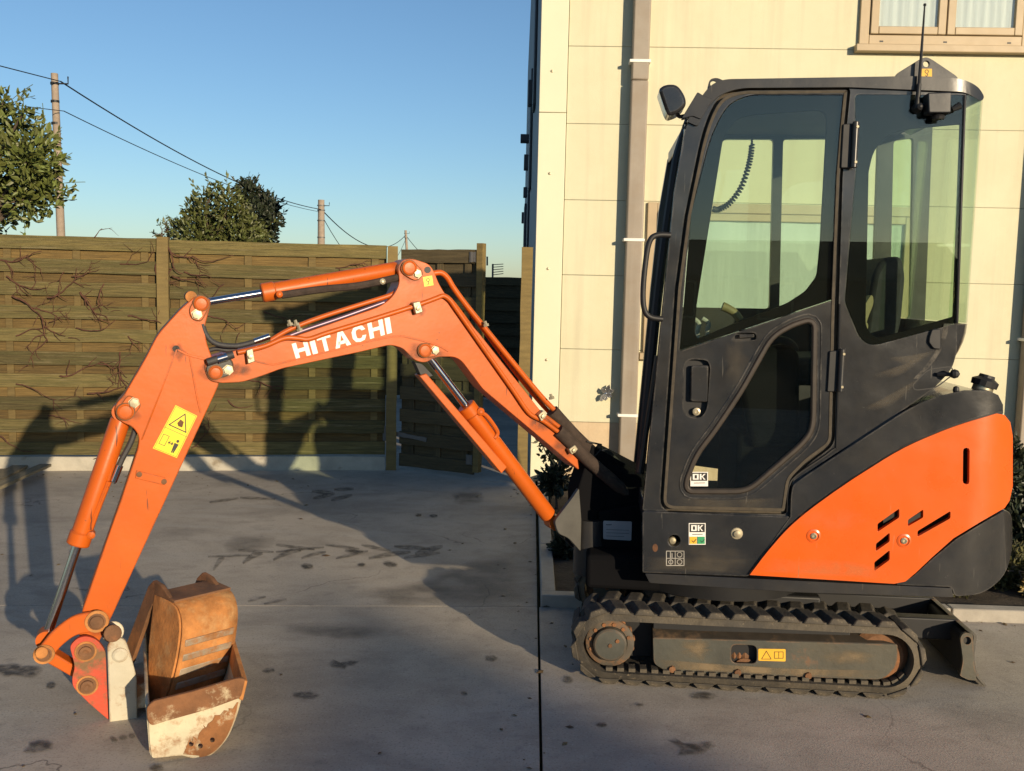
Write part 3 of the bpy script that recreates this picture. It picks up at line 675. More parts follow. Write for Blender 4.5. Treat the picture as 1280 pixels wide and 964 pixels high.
def leaf_cloud(bm, lobes, n, size, rs, droop=.2):
    tw = sum(l[3] ** 2 for l in lobes)
    for (cx, cy, cz, rr, *sq) in lobes:
        sz = sq[0] if sq else 1.0
        for _ in range(int(n * rr ** 2 / tw)):
            d = Vector((rs.gauss(0, 1), rs.gauss(0, 1), rs.gauss(0, 1))).normalized()
            k = rr * (rs.random() ** .45) * (1 + .35 * noise.noise(d * 2.3 + Vector((cx, cy, cz)) * 3))
            c = Vector((cx, cy, cz)) + Vector((d.x, d.y, d.z * sz)) * k
            ax = (d * .9 + Vector((rs.gauss(0, .6), rs.gauss(0, .6), rs.gauss(.25, .6)))).normalized()
            sd = ax.cross(Vector((rs.gauss(0, 1), rs.gauss(0, 1), rs.gauss(0, 1)))).normalized(); nn = ax.cross(sd)
            l = size * rs.uniform(.6, 1.25); wd = l * .24
            v0, v1, v2, v3, v4, v5 = (c, c + ax * l * .35 + sd * wd + nn * wd * .35, c + ax * l * .75 + sd * wd * .7 + nn * wd * .25, c + ax * l - nn * wd * .3, c + ax * l * .75 - sd * wd * .7 + nn * wd * .25, c + ax * l * .35 - sd * wd + nn * wd * .35)
            vv = [bm.verts.new(q) for q in (v0, v1, v2, v3, v4, v5)]
            bm.faces.new((vv[0], vv[1], vv[2], vv[3])); bm.faces.new((vv[0], vv[3], vv[4], vv[5]))
def tree(name, label, base, lobes, n, size, lm, seed, trunk_r=.06, cat='tree', limbs=True, group=None, sprigs=0):
    rs = random.Random(seed); root = thing(name, base, label, cat, group); base = Vector(base)
    bm = bmesh.new(); leaf_cloud(bm, lobes, n, size, rs); 
    if sprigs:
        for _ in range(sprigs):
            l = rs.choice(lobes); d = Vector((rs.gauss(0, 1), rs.gauss(0, 1), rs.gauss(.5, 1))).normalized(); p = Vector(l[:3]) + d * l[3] * .8
            d = (d + Vector((0, 0, .35))).normalized(); ln = size * rs.uniform(1.6, 3.4); q = p + d * ln; tube_bm(bm, [p, p.lerp(q, .5) + Vector((0, 0, .01)), q], size * .035, 4)
            for k in range(rs.randint(4, 8)):
                c = p.lerp(q, .25 + .75 * k / 7); ax = (d * .8 + Vector((rs.gauss(0, .7), rs.gauss(0, .7), rs.gauss(.1, .7)))).normalized(); sd = ax.cross(Vector((rs.gauss(0, 1), rs.gauss(0, 1), rs.gauss(0, 1)))).normalized(); L2 = size * rs.uniform(.6, 1.0)
                bm.faces.new([bm.verts.new(c + ax * L2 * t + sd * L2 * s) for t, s in ((0, 0), (.4, .2), (.8, .13), (1, 0), (.75, -.15), (.35, -.2))])
    finish(bm, 'crown', lm, root, 0, 0)
    bm = bmesh.new(); top = Vector((base.x * .6 + .4 * sum(l[0] for l in lobes) / len(lobes), sum(l[1] for l in lobes) / len(lobes), min(l[2] for l in lobes)))
    mid = base.lerp(top, .5) + Vector((rs.uniform(-.06, .06), rs.uniform(-.06, .06), 0))
    tube_bm(bm, spline([base, mid, top], 4), trunk_r, 8, r1=trunk_r * .6)
    for l in lobes:
        e = Vector(l[:3]); q = top.lerp(e, .5) + Vector((rs.uniform(-.1, .1), rs.uniform(-.1, .1), .05))
        tube_bm(bm, spline([top - Vector((0, 0, .05)), q, e], 3), trunk_r * .5, 6, r1=trunk_r * .15)
    finish(bm, 'trunk', bark, root, 0, 60)
    return root
def lobe(x, y, Y, rpx, sq=1.0):
    p = depth_px(x, y, Y); return (p.x, p.y, p.z, rpx * Y / FPX, sq)
def rlobes(lst, Y, seed):
    rs = random.Random(seed); return [lobe(x, y, Y + rs.uniform(-.35, .35), r) for x, y, r in lst]
b0 = depth_px(-45, 300, 10.6)
tree('laurel_tree', 'leafy broadleaf tree with large glossy leaves beside the nearest utility pole', (b0.x, b0.y, -.05),
     rlobes(((-10, 150, 30), (22, 168, 30), (-30, 190, 45), (35, 200, 34), (10, 215, 40), (45, 225, 26), (-10, 250, 34), (30, 250, 26), (52, 250, 16), (58, 175, 12), (4, 128, 14), (30, 140, 10), (66, 205, 12), (70, 240, 12), (-50, 240, 40), (0, 268, 18), (-35, 285, 30)), 10.6, 2), 4300, .095, leaf_a, 3, sprigs=70)
b1 = depth_px(270, 300, 12.5)
tree('round_shrub_tree', 'sunlit olive green bushy tree rising over the fence', (b1.x, b1.y, -.05),
     rlobes(((262, 266, 24), (285, 252, 18), (242, 282, 20), (268, 238, 10), (292, 268, 22), (222, 290, 13), (252, 246, 8), (210, 296, 8), (290, 290, 26), (255, 296, 24), (315, 290, 20), (240, 262, 12), (250, 300, 30), (300, 305, 30)), 12.5, 4), 3600, .075, leaf_mat('olive_leaf', (.085, .098, .026)), 5, sprigs=70)
b2 = depth_px(322, 300, 13.2)
tree('dark_evergreen', 'nearly black dense evergreen touching the sunlit bushy tree', (b2.x, b2.y, -.05),
     rlobes(((312, 245, 18), (325, 262, 20), (335, 255, 12), (318, 280, 24), (340, 278, 12), (343, 262, 8), (325, 298, 22), (305, 236, 10)), 13.2, 6), 3000, .075, leaf_b, 7, sprigs=60)
# dry flower heads on the fence top
# bed shrubs
def bed(x, y, Y, r, n, lm, label, seed, size=.05, name='bed_shrub'):
    c = depth_px(x, y, Y); base = (c.x, Y, .03); rs = random.Random(seed); rm = r * Y / FPX
    lobes = [(c.x + rs.uniform(-.6, .6) * rm, Y + rs.uniform(-.5, .5) * rm, max(.08, c.z + rs.uniform(-.6, .6) * rm), rm * rs.uniform(.45, .7)) for _ in range(7)]
    tree(name, label, base, lobes, n, size, lm, seed, .012, 'shrub', group='shrubs in the planting bed')
bed(1262, 600, 6.2, 48, 2600, leaf_b, 'dark leafy shrub against the cream wall behind the orange engine cover', 11, .06)
bed(1300, 640, 5.6, 55, 2600, leaf_b, 'dark shrub at the side of the planting bed by the downpipe', 12, .055)
bed(1262, 715, 5.0, 34, 2200, leaf_c, 'low olive ground cover shrub behind the counterweight and kerb', 13, .04)
bed(1200, 735, 4.85, 30, 1800, leaf_c, 'low shrub with dry leaves beside the kerb behind the dozer blade', 14, .035)
bed(1290, 735, 4.8, 26, 1500, leaf_d, 'brownish dry shrub leaning over the kerb', 15, .035)
bed(697, 600, 6.6, 19, 420, leaf_b, 'small dark shrub with sparse leaves by the gate post', 16, .06)
bed(690, 560, 6.9, 18, 320, leaf_c, 'sparse reddish twiggy shrub against the corner of the cream wall', 17, .05)
bed(760, 650, 6.2, 40, 1600, leaf_b, 'dark spreading shrub under the cream wall behind the boom foot', 18, .055)
bed(720, 690, 5.4, 28, 1300, leaf_b, 'dark low shrub beside the side kerb behind the boom cylinder foot', 19, .05)

# ------------------------------------------------------------------ utility poles and wires
polem = mat('pole_concrete', (.30, .24, .185), .85, var=.15, scale=6, bump=.2)
wirem = mat('wire_black', (.012, .012, .013), .6)
def upole(xt, yt, xb, yb, Y, wpx, label):
    t = depth_px(xt, yt, Y); b = depth_px(xb, yb, Y); d = (t - b) / (t.z - b.z); base = b - d * b.z
    r = wpx * Y / FPX / 2
    root = thing('utility_pole', base, label, 'utility pole', 'utility poles along the road')
    tube('shaft', polem, [base, t], r * 1.25, root, 10, r1=r * .92)
    return t, r, root
t1, r1_, pr1 = upole(68, 92, 76, 290, 25, 9, 'tall tapering utility pole beside the leafy broadleaf tree')
t2, r2_, pr2 = upole(401.5, 250, 401.5, 300, 52, 8.6, 'stout utility pole further off with two crossing wires on clamps')
t3, r3_, pr3 = upole(507, 288, 508, 304, 95, 3.2, 'thinnest, farthest utility pole beyond the fence')
for (t, r, root, offs) in ((t1, r1_, pr1, (.25, .7, 1.25)), (t2, r2_, pr2, (.3, .55, 1.1, 2.0)), (t3, r3_, pr3, (.3, .7))):
    ORG = root.location.copy()
    for k, o_ in enumerate(offs):
        c = t - Vector((0, 0, o_)); lathe('clamp', wirem if t is t1 else sm_, c - Vector((0, 0, .03)), (0, 0, 1), [(0, r * 1.12), (.06, r * 1.12)], root, 12)
        if k == 0: tube('bracket', wirem, [c, c + Vector((r + .25, 0, .0)), c + Vector((r + .25, 0, .18))], .02, root, 6)
def wire(A, B, sag, label, rad=.012, n=26):
    global ORG
    ORG = Vector((0, 0, 0))
    pts = [A.lerp(B, i / n) - Vector((0, 0, sag * 4 * (i / n) * (1 - i / n))) for i in range(n + 1)]
    tag(tube('overhead_wire', wirem, pts, rad, None, 5), label, 'wire', 'overhead wires')
a1 = depth_px(76, 102, 25); a2 = depth_px(402, 262, 52); b1_ = depth_px(80, 139, 25); b2_ = depth_px(400, 265, 52); a3 = depth_px(507, 294, 95); b3 = depth_px(508, 297, 95)
wire(depth_px(-400, -20, 14), a1, .0, 'upper wire running to the nearest utility pole', .013)
wire(a1, a2, .55, 'upper wire sagging between the nearest and the stout utility pole', .02)
wire(depth_px(-300, 68, 17), b1_, .1, 'lower wire running to the nearest utility pole', .010)
wire(b1_, b2_, .35, 'lower thinner wire between the nearest and the stout utility pole', .013)
wire(a2, a3, 1.6, 'deeply sagging upper wire between the stout and the farthest utility pole', .03)
wire(b2_, b3, 3.4, 'thin lower wire between the stout and the farthest utility pole', .02)
wire(a3, depth_px(560, 335, 130), .8, 'wire leaving the farthest utility pole behind the fence', .03)

# ================================================================== EXCAVATOR
TV, TW, FARV = 3.66, .235, 4.395      # near track outer face, track width, far track outer face (near side)
CV = 3.735                            # near side of the cab
mc = MF.w(.75, 4.15, 0)
ex = thing('excavator', (mc.x, mc.y, 0), 'orange and dark grey mini excavator with closed cab and raised boom', 'excavator')

# ---- crawler tracks
UL, UR, ZC, RB = .124, 1.184, .158, .136
def loop_pt(s, r):
    """point and tangent angle at arc length s around the belt at radius r"""
    L_ = UR - UL; A = math.pi * RB; per = 2 * L_ + 2 * A; s %= per
    if s < L_: return UL + s, ZC - r, 0.0
    s -= L_
    if s < A: a = s / RB; return UR + r * math.sin(a), ZC - r * math.cos(a), a
    s -= A
    if s < L_: return UR - s, ZC + r, math.pi
    s -= L_; a = s / RB; return UL - r * math.sin(a), ZC + r * math.cos(a), math.pi + a
PER = 2 * (UR - UL) + 2 * math.pi * RB
NL = 32
def track(v0, near):
    bm = bmesh.new(); n = 120; rings = []
    for i in range(n):
        s = PER * i / n; o_ = loop_pt(s, RB); q = loop_pt(s, RB - .030)
        rings.append([bm.verts.new(MF.w(p[0], vv, p[1])) for p, vv in ((o_, v0 + .012), (o_, v0 + TW - .012), (q, v0 + TW), (q, v0))] + [])
    for i in range(n):
        a, b = rings[i], rings[(i + 1) % n]
        for k in range(4): bm.faces.new((a[k], a[(k + 1) % 4], b[(k + 1) % 4], b[k]))
    belt = finish(bm, 'track', rubber, ex, 0, 40)
    # lug: tapered tread block; stored once, placed by matrix
    def lug_mesh(w0, w1, skew):
        bm = bmesh.new(); v = []
        for h, l0, l1, ins in ((-.004, -.044, .040, 0), (.019, -.024, .022, .008)):
            for vv, sk in ((w0 + ins, 0), (w1 - ins, skew)):
                v.append(bm.verts.new((l0 + sk, vv, -h))); v.append(bm.verts.new((l1 + sk, vv, -h)))
        for f in ((0, 1, 3, 2), (4, 6, 7, 5), (0, 4, 5, 1), (2, 3, 7, 6), (0, 2, 6, 4), (1, 5, 7, 3)): bm.faces.new([v[i] for i in f])
        bmesh.ops.bevel(bm, geom=bm.edges[:], offset=.003, segments=1, affect='EDGES')
        bmesh.ops.recalc_face_normals(bm, faces=bm.faces)
        me = bpy.data.meshes.new('tread_lug'); bm.to_mesh(me); bm.free(); me.materials.append(rubber); return me
    la, lb = lug_mesh(.0, .125, .022), lug_mesh(.112, TW, -.022)
    bt = bmesh.new()
    bmesh.ops.create_cube(bt, size=1.0, matrix=Matrix.Diagonal((.026, .05, .016, 1)))
    tm = bpy.data.meshes.new('inner_tooth'); bt.to_mesh(tm); bt.free(); tm.materials.append(rubber)
    def put(name, me, s, r, vv):
        u, z, a = loop_pt(s, r)
        o = bpy.data.objects.new(name, me); COL.objects.link(o); o.parent = belt
        p = MF.w(u, vv, z) - ORG
        o.matrix_local = Matrix.Translation(p) @ Matrix.Rotation(MF.t, 4, 'Z') @ Matrix.Rotation(-a, 4, 'Y')
    for i in range(NL):
        s = PER * i / NL
        put('tread_lug', la, s, RB, v0); put('tread_lug', lb, s + PER / NL * .5, RB, v0)
    if near:
        for i in range(27): put('inner_tooth', tm, PER * i / 66, RB - .036, v0 + .045)
    # running gear
    lathe('idler_wheel', rustdark, MF.w(UR - .004, v0 + .05, ZC), MF.v, [(0, .02), (0, .085), (.02, .109), (.12, .109), (.14, .085), (.14, .02)], belt, 36)
    sp = MF.w(UL, v0 + .055, ZC)
    bm = bmesh.new(); nt_ = 15; f0 = []
    for k in range(nt_ * 4):
        rr = (.090, .101, .101, .090)[k % 4]; a = 2 * math.pi * k / (nt_ * 4)
        f0.append(bm.verts.new(sp + MF.u * rr * math.cos(a) + Vector((0, 0, rr * math.sin(a)))))
    bm.faces.new(f0); thicken(bm, MF.v * .03); finish(bm, 'sprocket', rustdark, belt, .003)
    lathe('sprocket_flange', mat('dirty_flange', (.075, .062, .045), .7, var=.3, scale=12, wear=(.21, .10, .04), wear_amt=.54, wear_scale=10), sp, -MF.v, [(0, .097), (.010, .096), (.013, .088), (.014, .07), (.006, .066), (.006, .02)], belt, 36)
    lathe('motor_cover', frame_steel, sp, -MF.v, [(0, .068), (.035, .066), (.040, .060), (.042, .002)], belt, 36)
    for k in range(7):
        a = .35 + k * .52
        lathe('flange_bolt', rustdark, sp + MF.u * .078 * math.cos(a) + Vector((0, 0, .078 * math.sin(a))) - MF.v * .012, -MF.v, [(0, .008), (.006, .008), (.006, .001)], belt, 6)
    for du, dz_ in ((0, 0), (.028, .02)):
        lathe('cover_plug', rustdark, sp + MF.u * du + Vector((0, 0, dz_)) - MF.v * .041, -MF.v, [(0, .009), (.005, .008), (.005, .001)], belt, 6)
    for k in range(3):
        lathe('bottom_roller', rustdark, MF.w(.40 + .26 * k, v0 + .06, .075), MF.v, [(0, .015), (0, .042), (.11, .042), (.11, .015)], belt, 20)
    # frame box of the track
    def fp(x, y, dv=0.0):
        q = MF.loc(MF.px(x, y, TV + .035)); return MF.w(q.x, v0 + .035 + dv, q.z)
    bm = bmesh.new()
    low = rounded([(816, 797), (1122, 806), (1122, 832, 14), (1104, 850, 10), (836, 841, 8), (817, 830, 6)], 2)
    hole = rounded([(914, 806), (946, 807), (946, 830), (914, 829)], 7)
    f2 = flat_bm([low, hole] if near else [low])
    for q in f2.verts: q.co = fp(q.co.x, q.co.y)
    thicken(f2, MF.v * .01)
    plate_o = finish(f2, 'track_frame', frame_steel, belt, .003)
    a, b = fp(816, 796.5), fp(1122, 805.5); zt = ZC + RB - .035
    bm = bmesh.new()
    q = [a, b, Vector((b.x, b.y, 0)) * 1 + MF.v * .10 + Vector((0, 0, zt)), Vector((a.x, a.y, 0)) + MF.v * .10 + Vector((0, 0, zt))]
    q[2] -= MF.u * .32 
    bm.faces.new([bm.verts.new(p + Vector((0, 0, .0005))) for p in q]); thicken(bm, MF.v * .006 + Vector((0, 0, -.006)))
    finish(bm, 'frame_top', mat('oily_dirt', (.028, .022, .016), .6, var=.4, scale=14, wear=(.10, .06, .03), wear_amt=.6, wear_scale=8), belt, .002)
    box('inner_frame', black, MF, UL - .03, UR + .02, v0 + .14, v0 + .18, .07, ZC + RB - .04, belt, .004)
    box('frame_core', black, MF, UL + .17, UR - .12, v0 + .07, v0 + TW - .05, .085, zt - .004, belt, .004)
    if near:
        lathe('recoil_spring', rustdark, MF.px(926, 818, v0 + .09), MF.u, [(-.06, .02), (-.05, .026), (-.04, .02), (-.03, .026), (-.02, .02), (-.01, .026), (0, .02), (.012, .026), (.03, .02)], belt, 14)
        for x, y in ((840, 836), (922, 840), (1010, 844)):
            lathe('roller_bolt', rustdark, MF.px(x, y, TV + .035), -MF.v, [(0, .014), (.012, .013), (.013, .003)], belt, 8)
        bx_ = [(948, 811), (982, 811.5), (982, 827), (948, 826)]
        prints('warning_plate', MF, TV + .0345, [(amber_p, [rounded(bx_, 1.5)]), (ink, stroke([(952, 824), (958, 814), (964, 824), (952, 824)], .7) + stroke([(968, 815), (979, 815), (979, 823), (968, 823), (968, 815)], .7) + stroke([(973.5, 815), (973.5, 823)], .6))], belt)
    return belt
track(TV, True)
track(FARV, False)
box('undercarriage', black, MF, .36, .98, TV + TW - .03, FARV + .03, .16, .335, ex, .01)
lathe('slew_ring', black, MF.w(.58, 4.16, .24), (0, 0, 1), [(0, .30), (.07, .30), (.09, .39), (.15, .40), (.17, .38), (.20, .38)], ex, 40)
box('light_gap_block', black_matte, MF, .02, .46, 3.86, 4.45, .325, .47, ex, .02)  # added block that stops sunlight passing under the platform; matte black imitates shade
# ---- dozer blade
BV0, BV1 = 3.845, 4.50
def uz(x, y, v=BV0): return MF.uz(x, y, v)
prof = spline([uz(1214, 790), uz(1221, 795), uz(1219, 812), uz(1219, 828), uz(1224, 845), uz(1234, 857.5)], 4)
bm = bmesh.new(); rows = []
for p in prof: rows.append([bm.verts.new(MF.w(p[0], BV0 + (BV1 - BV0) * k / 6, p[1])) for k in range(7)])
for i in range(len(rows) - 1):
    for k in range(6): bm.faces.new((rows[i][k], rows[i][k + 1], rows[i + 1][k + 1], rows[i + 1][k]))
thicken(bm, -MF.u * .014)
blade_m = mat('blade_steel', (.075, .068, .055), .6, var=.25, scale=9, wear=(.24, .10, .035), wear_amt=.60, wear_scale=6, bump=.15)
blade = finish(bm, 'dozer_blade', blade_m, ex, .002)
plate('end_bracket', frame_steel, MF, rounded([(1200, 797, 6), (1205, 791, 4), (1216, 792, 3), (1217.5, 828), (1221, 851), (1210, 850), (1200, 845), (1204, 826, 6)], 2), BV0 - .002, .014, blade, [circ(1209, 801, 5)])
plate('blade_body', mat('shaded_blade', (.03, .028, .024), .7, var=.3, scale=8), MF, rounded([(1201.5, 799, 6), (1206, 793, 4), (1215, 794, 3), (1216.5, 828), (1219.5, 850), (1210, 849), (1201.5, 844), (1205.5, 826, 6)], 2), BV0 + .0125, .63, blade, bev=.003)  # back of the blade near black, shade painted into its steel colour
b2_z = MF.uz(1210, 820, BV0)
for vv in (3.98, 4.26):
    bm = bmesh.new(); box_bm(bm, MF, .98, b2_z[0] + .01, vv, vv + .06, .14, .23); finish(bm, 'blade_arm', black, blade, .006)  # arms coloured black to imitate the shade behind the blade

# ---- upper structure -------------------------------------------------
SV = 3.715
u_t0 = MF.uz(1212, 600, SV)[0]; RT = .26
def tail(x, y, v):
    """near side skin that bends away round the tail"""
    vv = v
    for _ in range(14):
        p = MF.px(x, y, vv); du = min(max(p.dot(MF.u) - u_t0, 0), RT * .94)
        vv = .5 * vv + .5 * (v + RT - math.sqrt(RT * RT - du * du))
    return MF.px(x, y, vv)
XS = list(range(1196, 1270, 6)); 
orange_poly = spline([(937, 719), (960, 689), (990, 656), (1030, 624), (1080, 590), (1130, 560), (1180, 538), (1215, 526)], 4)
orange_poly = [tuple(p) for p in orange_poly] + [(1246, 517), (1256, 519), (1263, 528), (1266, 545), (1266, 608), (1262, 626), (1256, 635), (1225, 653), (1192, 673), (1165, 697), (1145, 716), (1132, 727), (1118, 730)]
slots = [rounded(h, 1.6, 2) for h in (
    [(1204, 560, 4), (1212, 560, 4), (1211.5, 606, 4), (1203.5, 605, 4)], [(1097, 655), (1124, 636), (1124, 647), (1097, 665)], [(1135, 650), (1154, 637), (1154, 647), (1135, 658)],
    [(1147, 664), (1188, 639), (1188, 648), (1147, 671)], [(1095, 680), (1112, 666), (1112, 677), (1095, 689)], [(1093, 703), (1112, 688), (1112, 700), (1093, 714)])]
cover = plate('engine_cover', cover_orange, MF, orange_poly, SV - .012, .02, ex, slots, XS, (), tail, .006)
for x, y in ((1017, 670), (1130, 676)):
    p = tail(x, y, SV - .012)
    lathe('cover_boss', cover_orange, p, -MF.v, [(-.01, .028), (.002, .027), (.004, .02), (-.002, .016)], cover, 20)
    lathe('cover_bolt', bolt_m, p, -MF.v, [(-.004, .014), (.004, .013), (.007, .008), (.003, .004)], cover, 8)
fender = plate('rear_fender', dark, MF, [tuple(p) for p in spline([(988, 646), (990, 612), (1000, 600), (1040, 574), (1090, 541), (1130, 515), (1165, 498), (1205, 488)], 4)] + [(1235, 488), (1248, 494), (1254, 506), (1254, 514), (1246, 515.5), (1215, 524)]
    + [tuple(p) for p in spline([(1180, 536), (1130, 558), (1080, 588), (1030, 622), (990, 654), (960, 687), (940, 712)], 4)] , SV, .07, ex, (), XS, (), tail, .008)
plate('fender_seam', black, MF, [tuple(p) for p in spline([(940, 714), (960, 687), (990, 654), (1030, 622), (1080, 588), (1130, 558), (1180, 536), (1215, 524)], 4)] + [(1246, 515), (1254, 513), (1254, 517), (1246, 520), (1215, 530)] + [tuple(p) for p in spline([(1180, 542), (1130, 564), (1080, 594), (1030, 628), (990, 660), (960, 693), (946, 716)], 4)], SV - .004, .03, ex, (), XS, (), tail, 0)
plate('counterweight', dark, MF, rounded([(1118, 731), (1140, 722), (1165, 699), (1195, 674), (1228, 654), (1258, 637), (1265, 645), (1266, 690, 30), (1255, 722, 25), (1228, 743, 14), (1193, 746), (1190, 734)], 6, 6), SV + .004, .62, ex, (), XS, (), tail, .035)
plate('side_panel', dark, MF, rounded([(803, 639, 4), (988, 646, 3), (972, 672), (935, 721, 3), (803, 716)], 2), SV + .004, .05, ex, [circ(843, 676, 7.5)], bev=.014)
plate('rust_spot', mat('panel_rust', (.12, .05, .02), .8, var=.4, scale=60), MF, circ(819, 685, 3.4, 12, 5), SV + .0032, .001, ex, bev=0)
p = MF.px(841, 676, SV + .03); lathe('panel_lock', bolt_m, p, -MF.v, [(-.03, .016), (0, .016), (.004, .012), (.006, .004)], ex, 12)
p = MF.px(921, 667, SV + .004); lathe('panel_bolt', bolt_m, p, -MF.v, [(0, .024), (.003, .022), (.004, .014), (.012, .013), (.014, .004)], ex, 14)
plate('skirt', darkframe, MF, rounded([(806, 717), (935, 722.5), (1115, 731.5), (1190, 735.5), (1192, 747), (1000, 741), (812, 729)], 2), SV + .002, .80, ex, bev=.006)
bodycore = plate('engine_bay', black, MF, [(815, 660), (985, 650), (1040, 600), (1130, 545), (1230, 510), (1246, 520), (1250, 630), (1180, 690), (1120, 722), (815, 712)], SV + .09, .62, ex, bev=.02)
plate('engine_hood', dark, MF, rounded([(1120, 540), (1160, 500), (1205, 490), (1236, 490), (1250, 500), (1256, 530), (1256, 630), (1230, 640), (1120, 640)], 8), SV + .07, .72, ex, (), XS, (), tail, .03)
# far side of the tail is the same height: close it with the counterweight's own bulk
# fuel filler
a = MF.px(1226, 492, SV + .10); ax = (Vector((0, 0, 1)) + MF.u * .28).normalized()
filler = lathe('fuel_filler', mat('dull_alloy', (.42, .38, .27), .4, metal=.8, var=.1), a, ax, [(-.03, .04), (.03, .038), (.036, .034)], ex, 24)
lathe('filler_cap', black, a + ax * .030, ax, [(0, .048), (.022, .050), (.026, .044), (.034, .030), (.045, .028), (.046, .002)], filler, 14)
bm = bmesh.new(); tube_bm(bm, [MF.px(1172, 468, CV - .01), MF.px(1190, 468, CV - .035)], .008, 8); finish(bm, 'rear_latch', black, ex, 0)
lathe('latch_knob', black, MF.px(1194, 467.5, CV - .04) - MF.u * .018, MF.u, [(0, .004), (.004, .014), (.015, .018), (.027, .014), (.034, .004)], ex, 14)
lathe('hood_knob', black, MF.px(1195, 488, SV + .02), (0, 0, 1), [(-.02, .006), (.0, .012), (.012, .01), (.016, .003)], ex, 10)

# ---- cab ---------------------------------------------------------------
door_out = rounded([(827, 630, 10), (846, 360, 2), (858, 270, 2), (880, 163, 30), (898, 122, 24), (925, 112, 12), (1061, 111, 5), (1056, 160, 3), (1051, 222, 3), (1045, 376, 3), (1041, 555, 10), (1010, 578, 6), (988, 600, 8), (982, 641, 5), (836, 638, 8)], 4)
glass_up = rounded([(850, 438, 2), (864, 267, 2), (889, 170, 20), (910, 130, 18), (938, 119, 10), (1057, 119, 5), (1053, 160, 2), (1048, 223, 2), (1043, 374, 3)], 2)
glass_low = [tuple(p) for p in rounded([(1015, 403, 8), (1013, 536, 18), (1000, 553, 10), (939, 606, 10), (925, 611, 10), (862, 611, 5), (862, 602, 8), (874, 571, 14), (897, 541, 14), (930, 492, 20), (950, 456, 14), (968, 424, 14), (992, 410, 10)], 4)]
def grow(poly, d):
    P = [Vector(p[:2]) for p in poly]; n = len(P); A = sum(P[i].x * P[(i + 1) % n].y - P[(i + 1) % n].x * P[i].y for i in range(n)); sg = 1 if A > 0 else -1; out = []
    for i in range(n):
        t = (P[(i + 1) % n] - P[i - 1]); t = t.normalized() if t.length > 1e-6 else Vector((1, 0)); out.append(tuple(P[i] + Vector((t.y, -t.x)) * sg * d))
    return out

def ring(name, material, fr, a, b, v, th, parent, bev=.002):
    """closed band between two outlines with the same number of points"""
    bm = bmesh.new(); A = [bm.verts.new(fr.px(x, y, v)) for x, y in a]; B = [bm.verts.new(fr.px(x, y, v)) for x, y in b]; n = len(A)
    for i in range(n): bm.faces.new((A[i], A[(i + 1) % n], B[(i + 1) % n], B[i]))
    thicken(bm, fr.v * th); return finish(bm, name, material, parent, bev, 40)
rear_win = rounded([(1069, 118, 6), (1206, 119, 2), (1195.5, 404, 2), (1186, 407, 4), (1090, 433, 14), (1075, 424, 10), (1056, 378, 6), (1062, 300, 2), (1070, 214, 2)], 4)
side_out = rounded([(803, 638, 3), (830, 360, 2), (843, 240, 2), (857, 160, 8), (870, 132, 12), (888, 112, 10), (905, 108.5, 6), (1060, 108, 3), (1208, 113, 3), (1206, 150, 2), (1196.5, 404, 2), (1196, 440, 4), (1190, 462, 12), (1165, 488, 20), (1130, 512, 10), (1088, 541, 6), (1045, 567, 6), (1002, 596, 6), (991, 612, 6), (989, 646, 3)], 3)
cab = plate('cab_side', dark, MF, side_out, CV, .045, ex, [grow(door_out, 2.2), rear_win], bev=.006)
ring('door_opening_seal', seal, MF, grow(door_out, 3.2), grow(door_out, -5), CV + .018, .02, cab, .003)
hand_rec = rounded([(855, 456, 8), (862, 449, 6), (884, 450, 7), (888, 458, 6), (884, 512, 8), (876, 523, 6), (860, 521, 6), (854, 512, 5)], 4)
lat_rec = rounded([(914, 424, 2), (922, 416, 3), (945, 416, 5), (946, 425, 4), (915, 426, 2)], 2)
door = plate('cab_door', dark, MF, grow(door_out, -1.5), CV - .012, .03, ex, [grow(glass_up, 1.0), grow(glass_low, 7), hand_rec, lat_rec], bev=.004)
ring('door_edge_seal', seal, MF, grow(door_out, -1.8), grow(door_out, -5.5), CV - .0145, .006, door, .001)
plate('upper_pane', cab_glass, MF, glass_up, CV - .008, .004, door, bev=0)
plate('lower_pane', cab_glass, MF, grow(glass_low, 1), CV - .004, .004, door, bev=0)
ring('lower_pane_seal', mat('brown_rubber_seal', (.028, .020, .014), .55, var=.3, scale=20), MF, grow(glass_low, 7.5), grow(glass_low, .5), CV - .018, .022, door, .006)
ring('press_line', dark, MF, grow(glass_low, 13), grow(glass_low, 11), CV - .0145, .004, door, .0015)
plate('handle_recess', black, MF, grow(hand_rec, 3), CV + .016, .01, door, bev=0)
plate('door_handle', dark, MF, rounded([(864, 457), (886, 457), (885, 503), (863, 502)], 3), CV - .010, .018, door, bev=.005)
lathe('key_lock', bolt_m, MF.px(870, 514, CV + .016), -MF.v, [(0, .016), (.02, .015), (.022, .008), (.018, .006)], door, 14)
plate('latch_recess', black, MF, grow(lat_rec, 2), CV + .012, .01, door, bev=0)
plate('latch', dark, MF, rounded([(924, 418), (943, 417.5), (943, 422), (924, 423)], 1.5), CV - .008, .012, door, bev=.003)
see = rounded([(904, 172, 10), (920, 149, 12), (940, 143, 6), (1026, 137, 8), (1034, 145, 5), (1033, 175, 2), (1026, 304, 2), (1022, 345, 6), (1008, 364, 6), (985, 379, 5), (925, 402, 3), (872, 424, 3), (868, 416, 3), (871, 380, 2)], 3)
plate('pane_border', black_matte, MF, grow(glass_up, -.5), CV + .006, .022, door, [see], bev=.003)
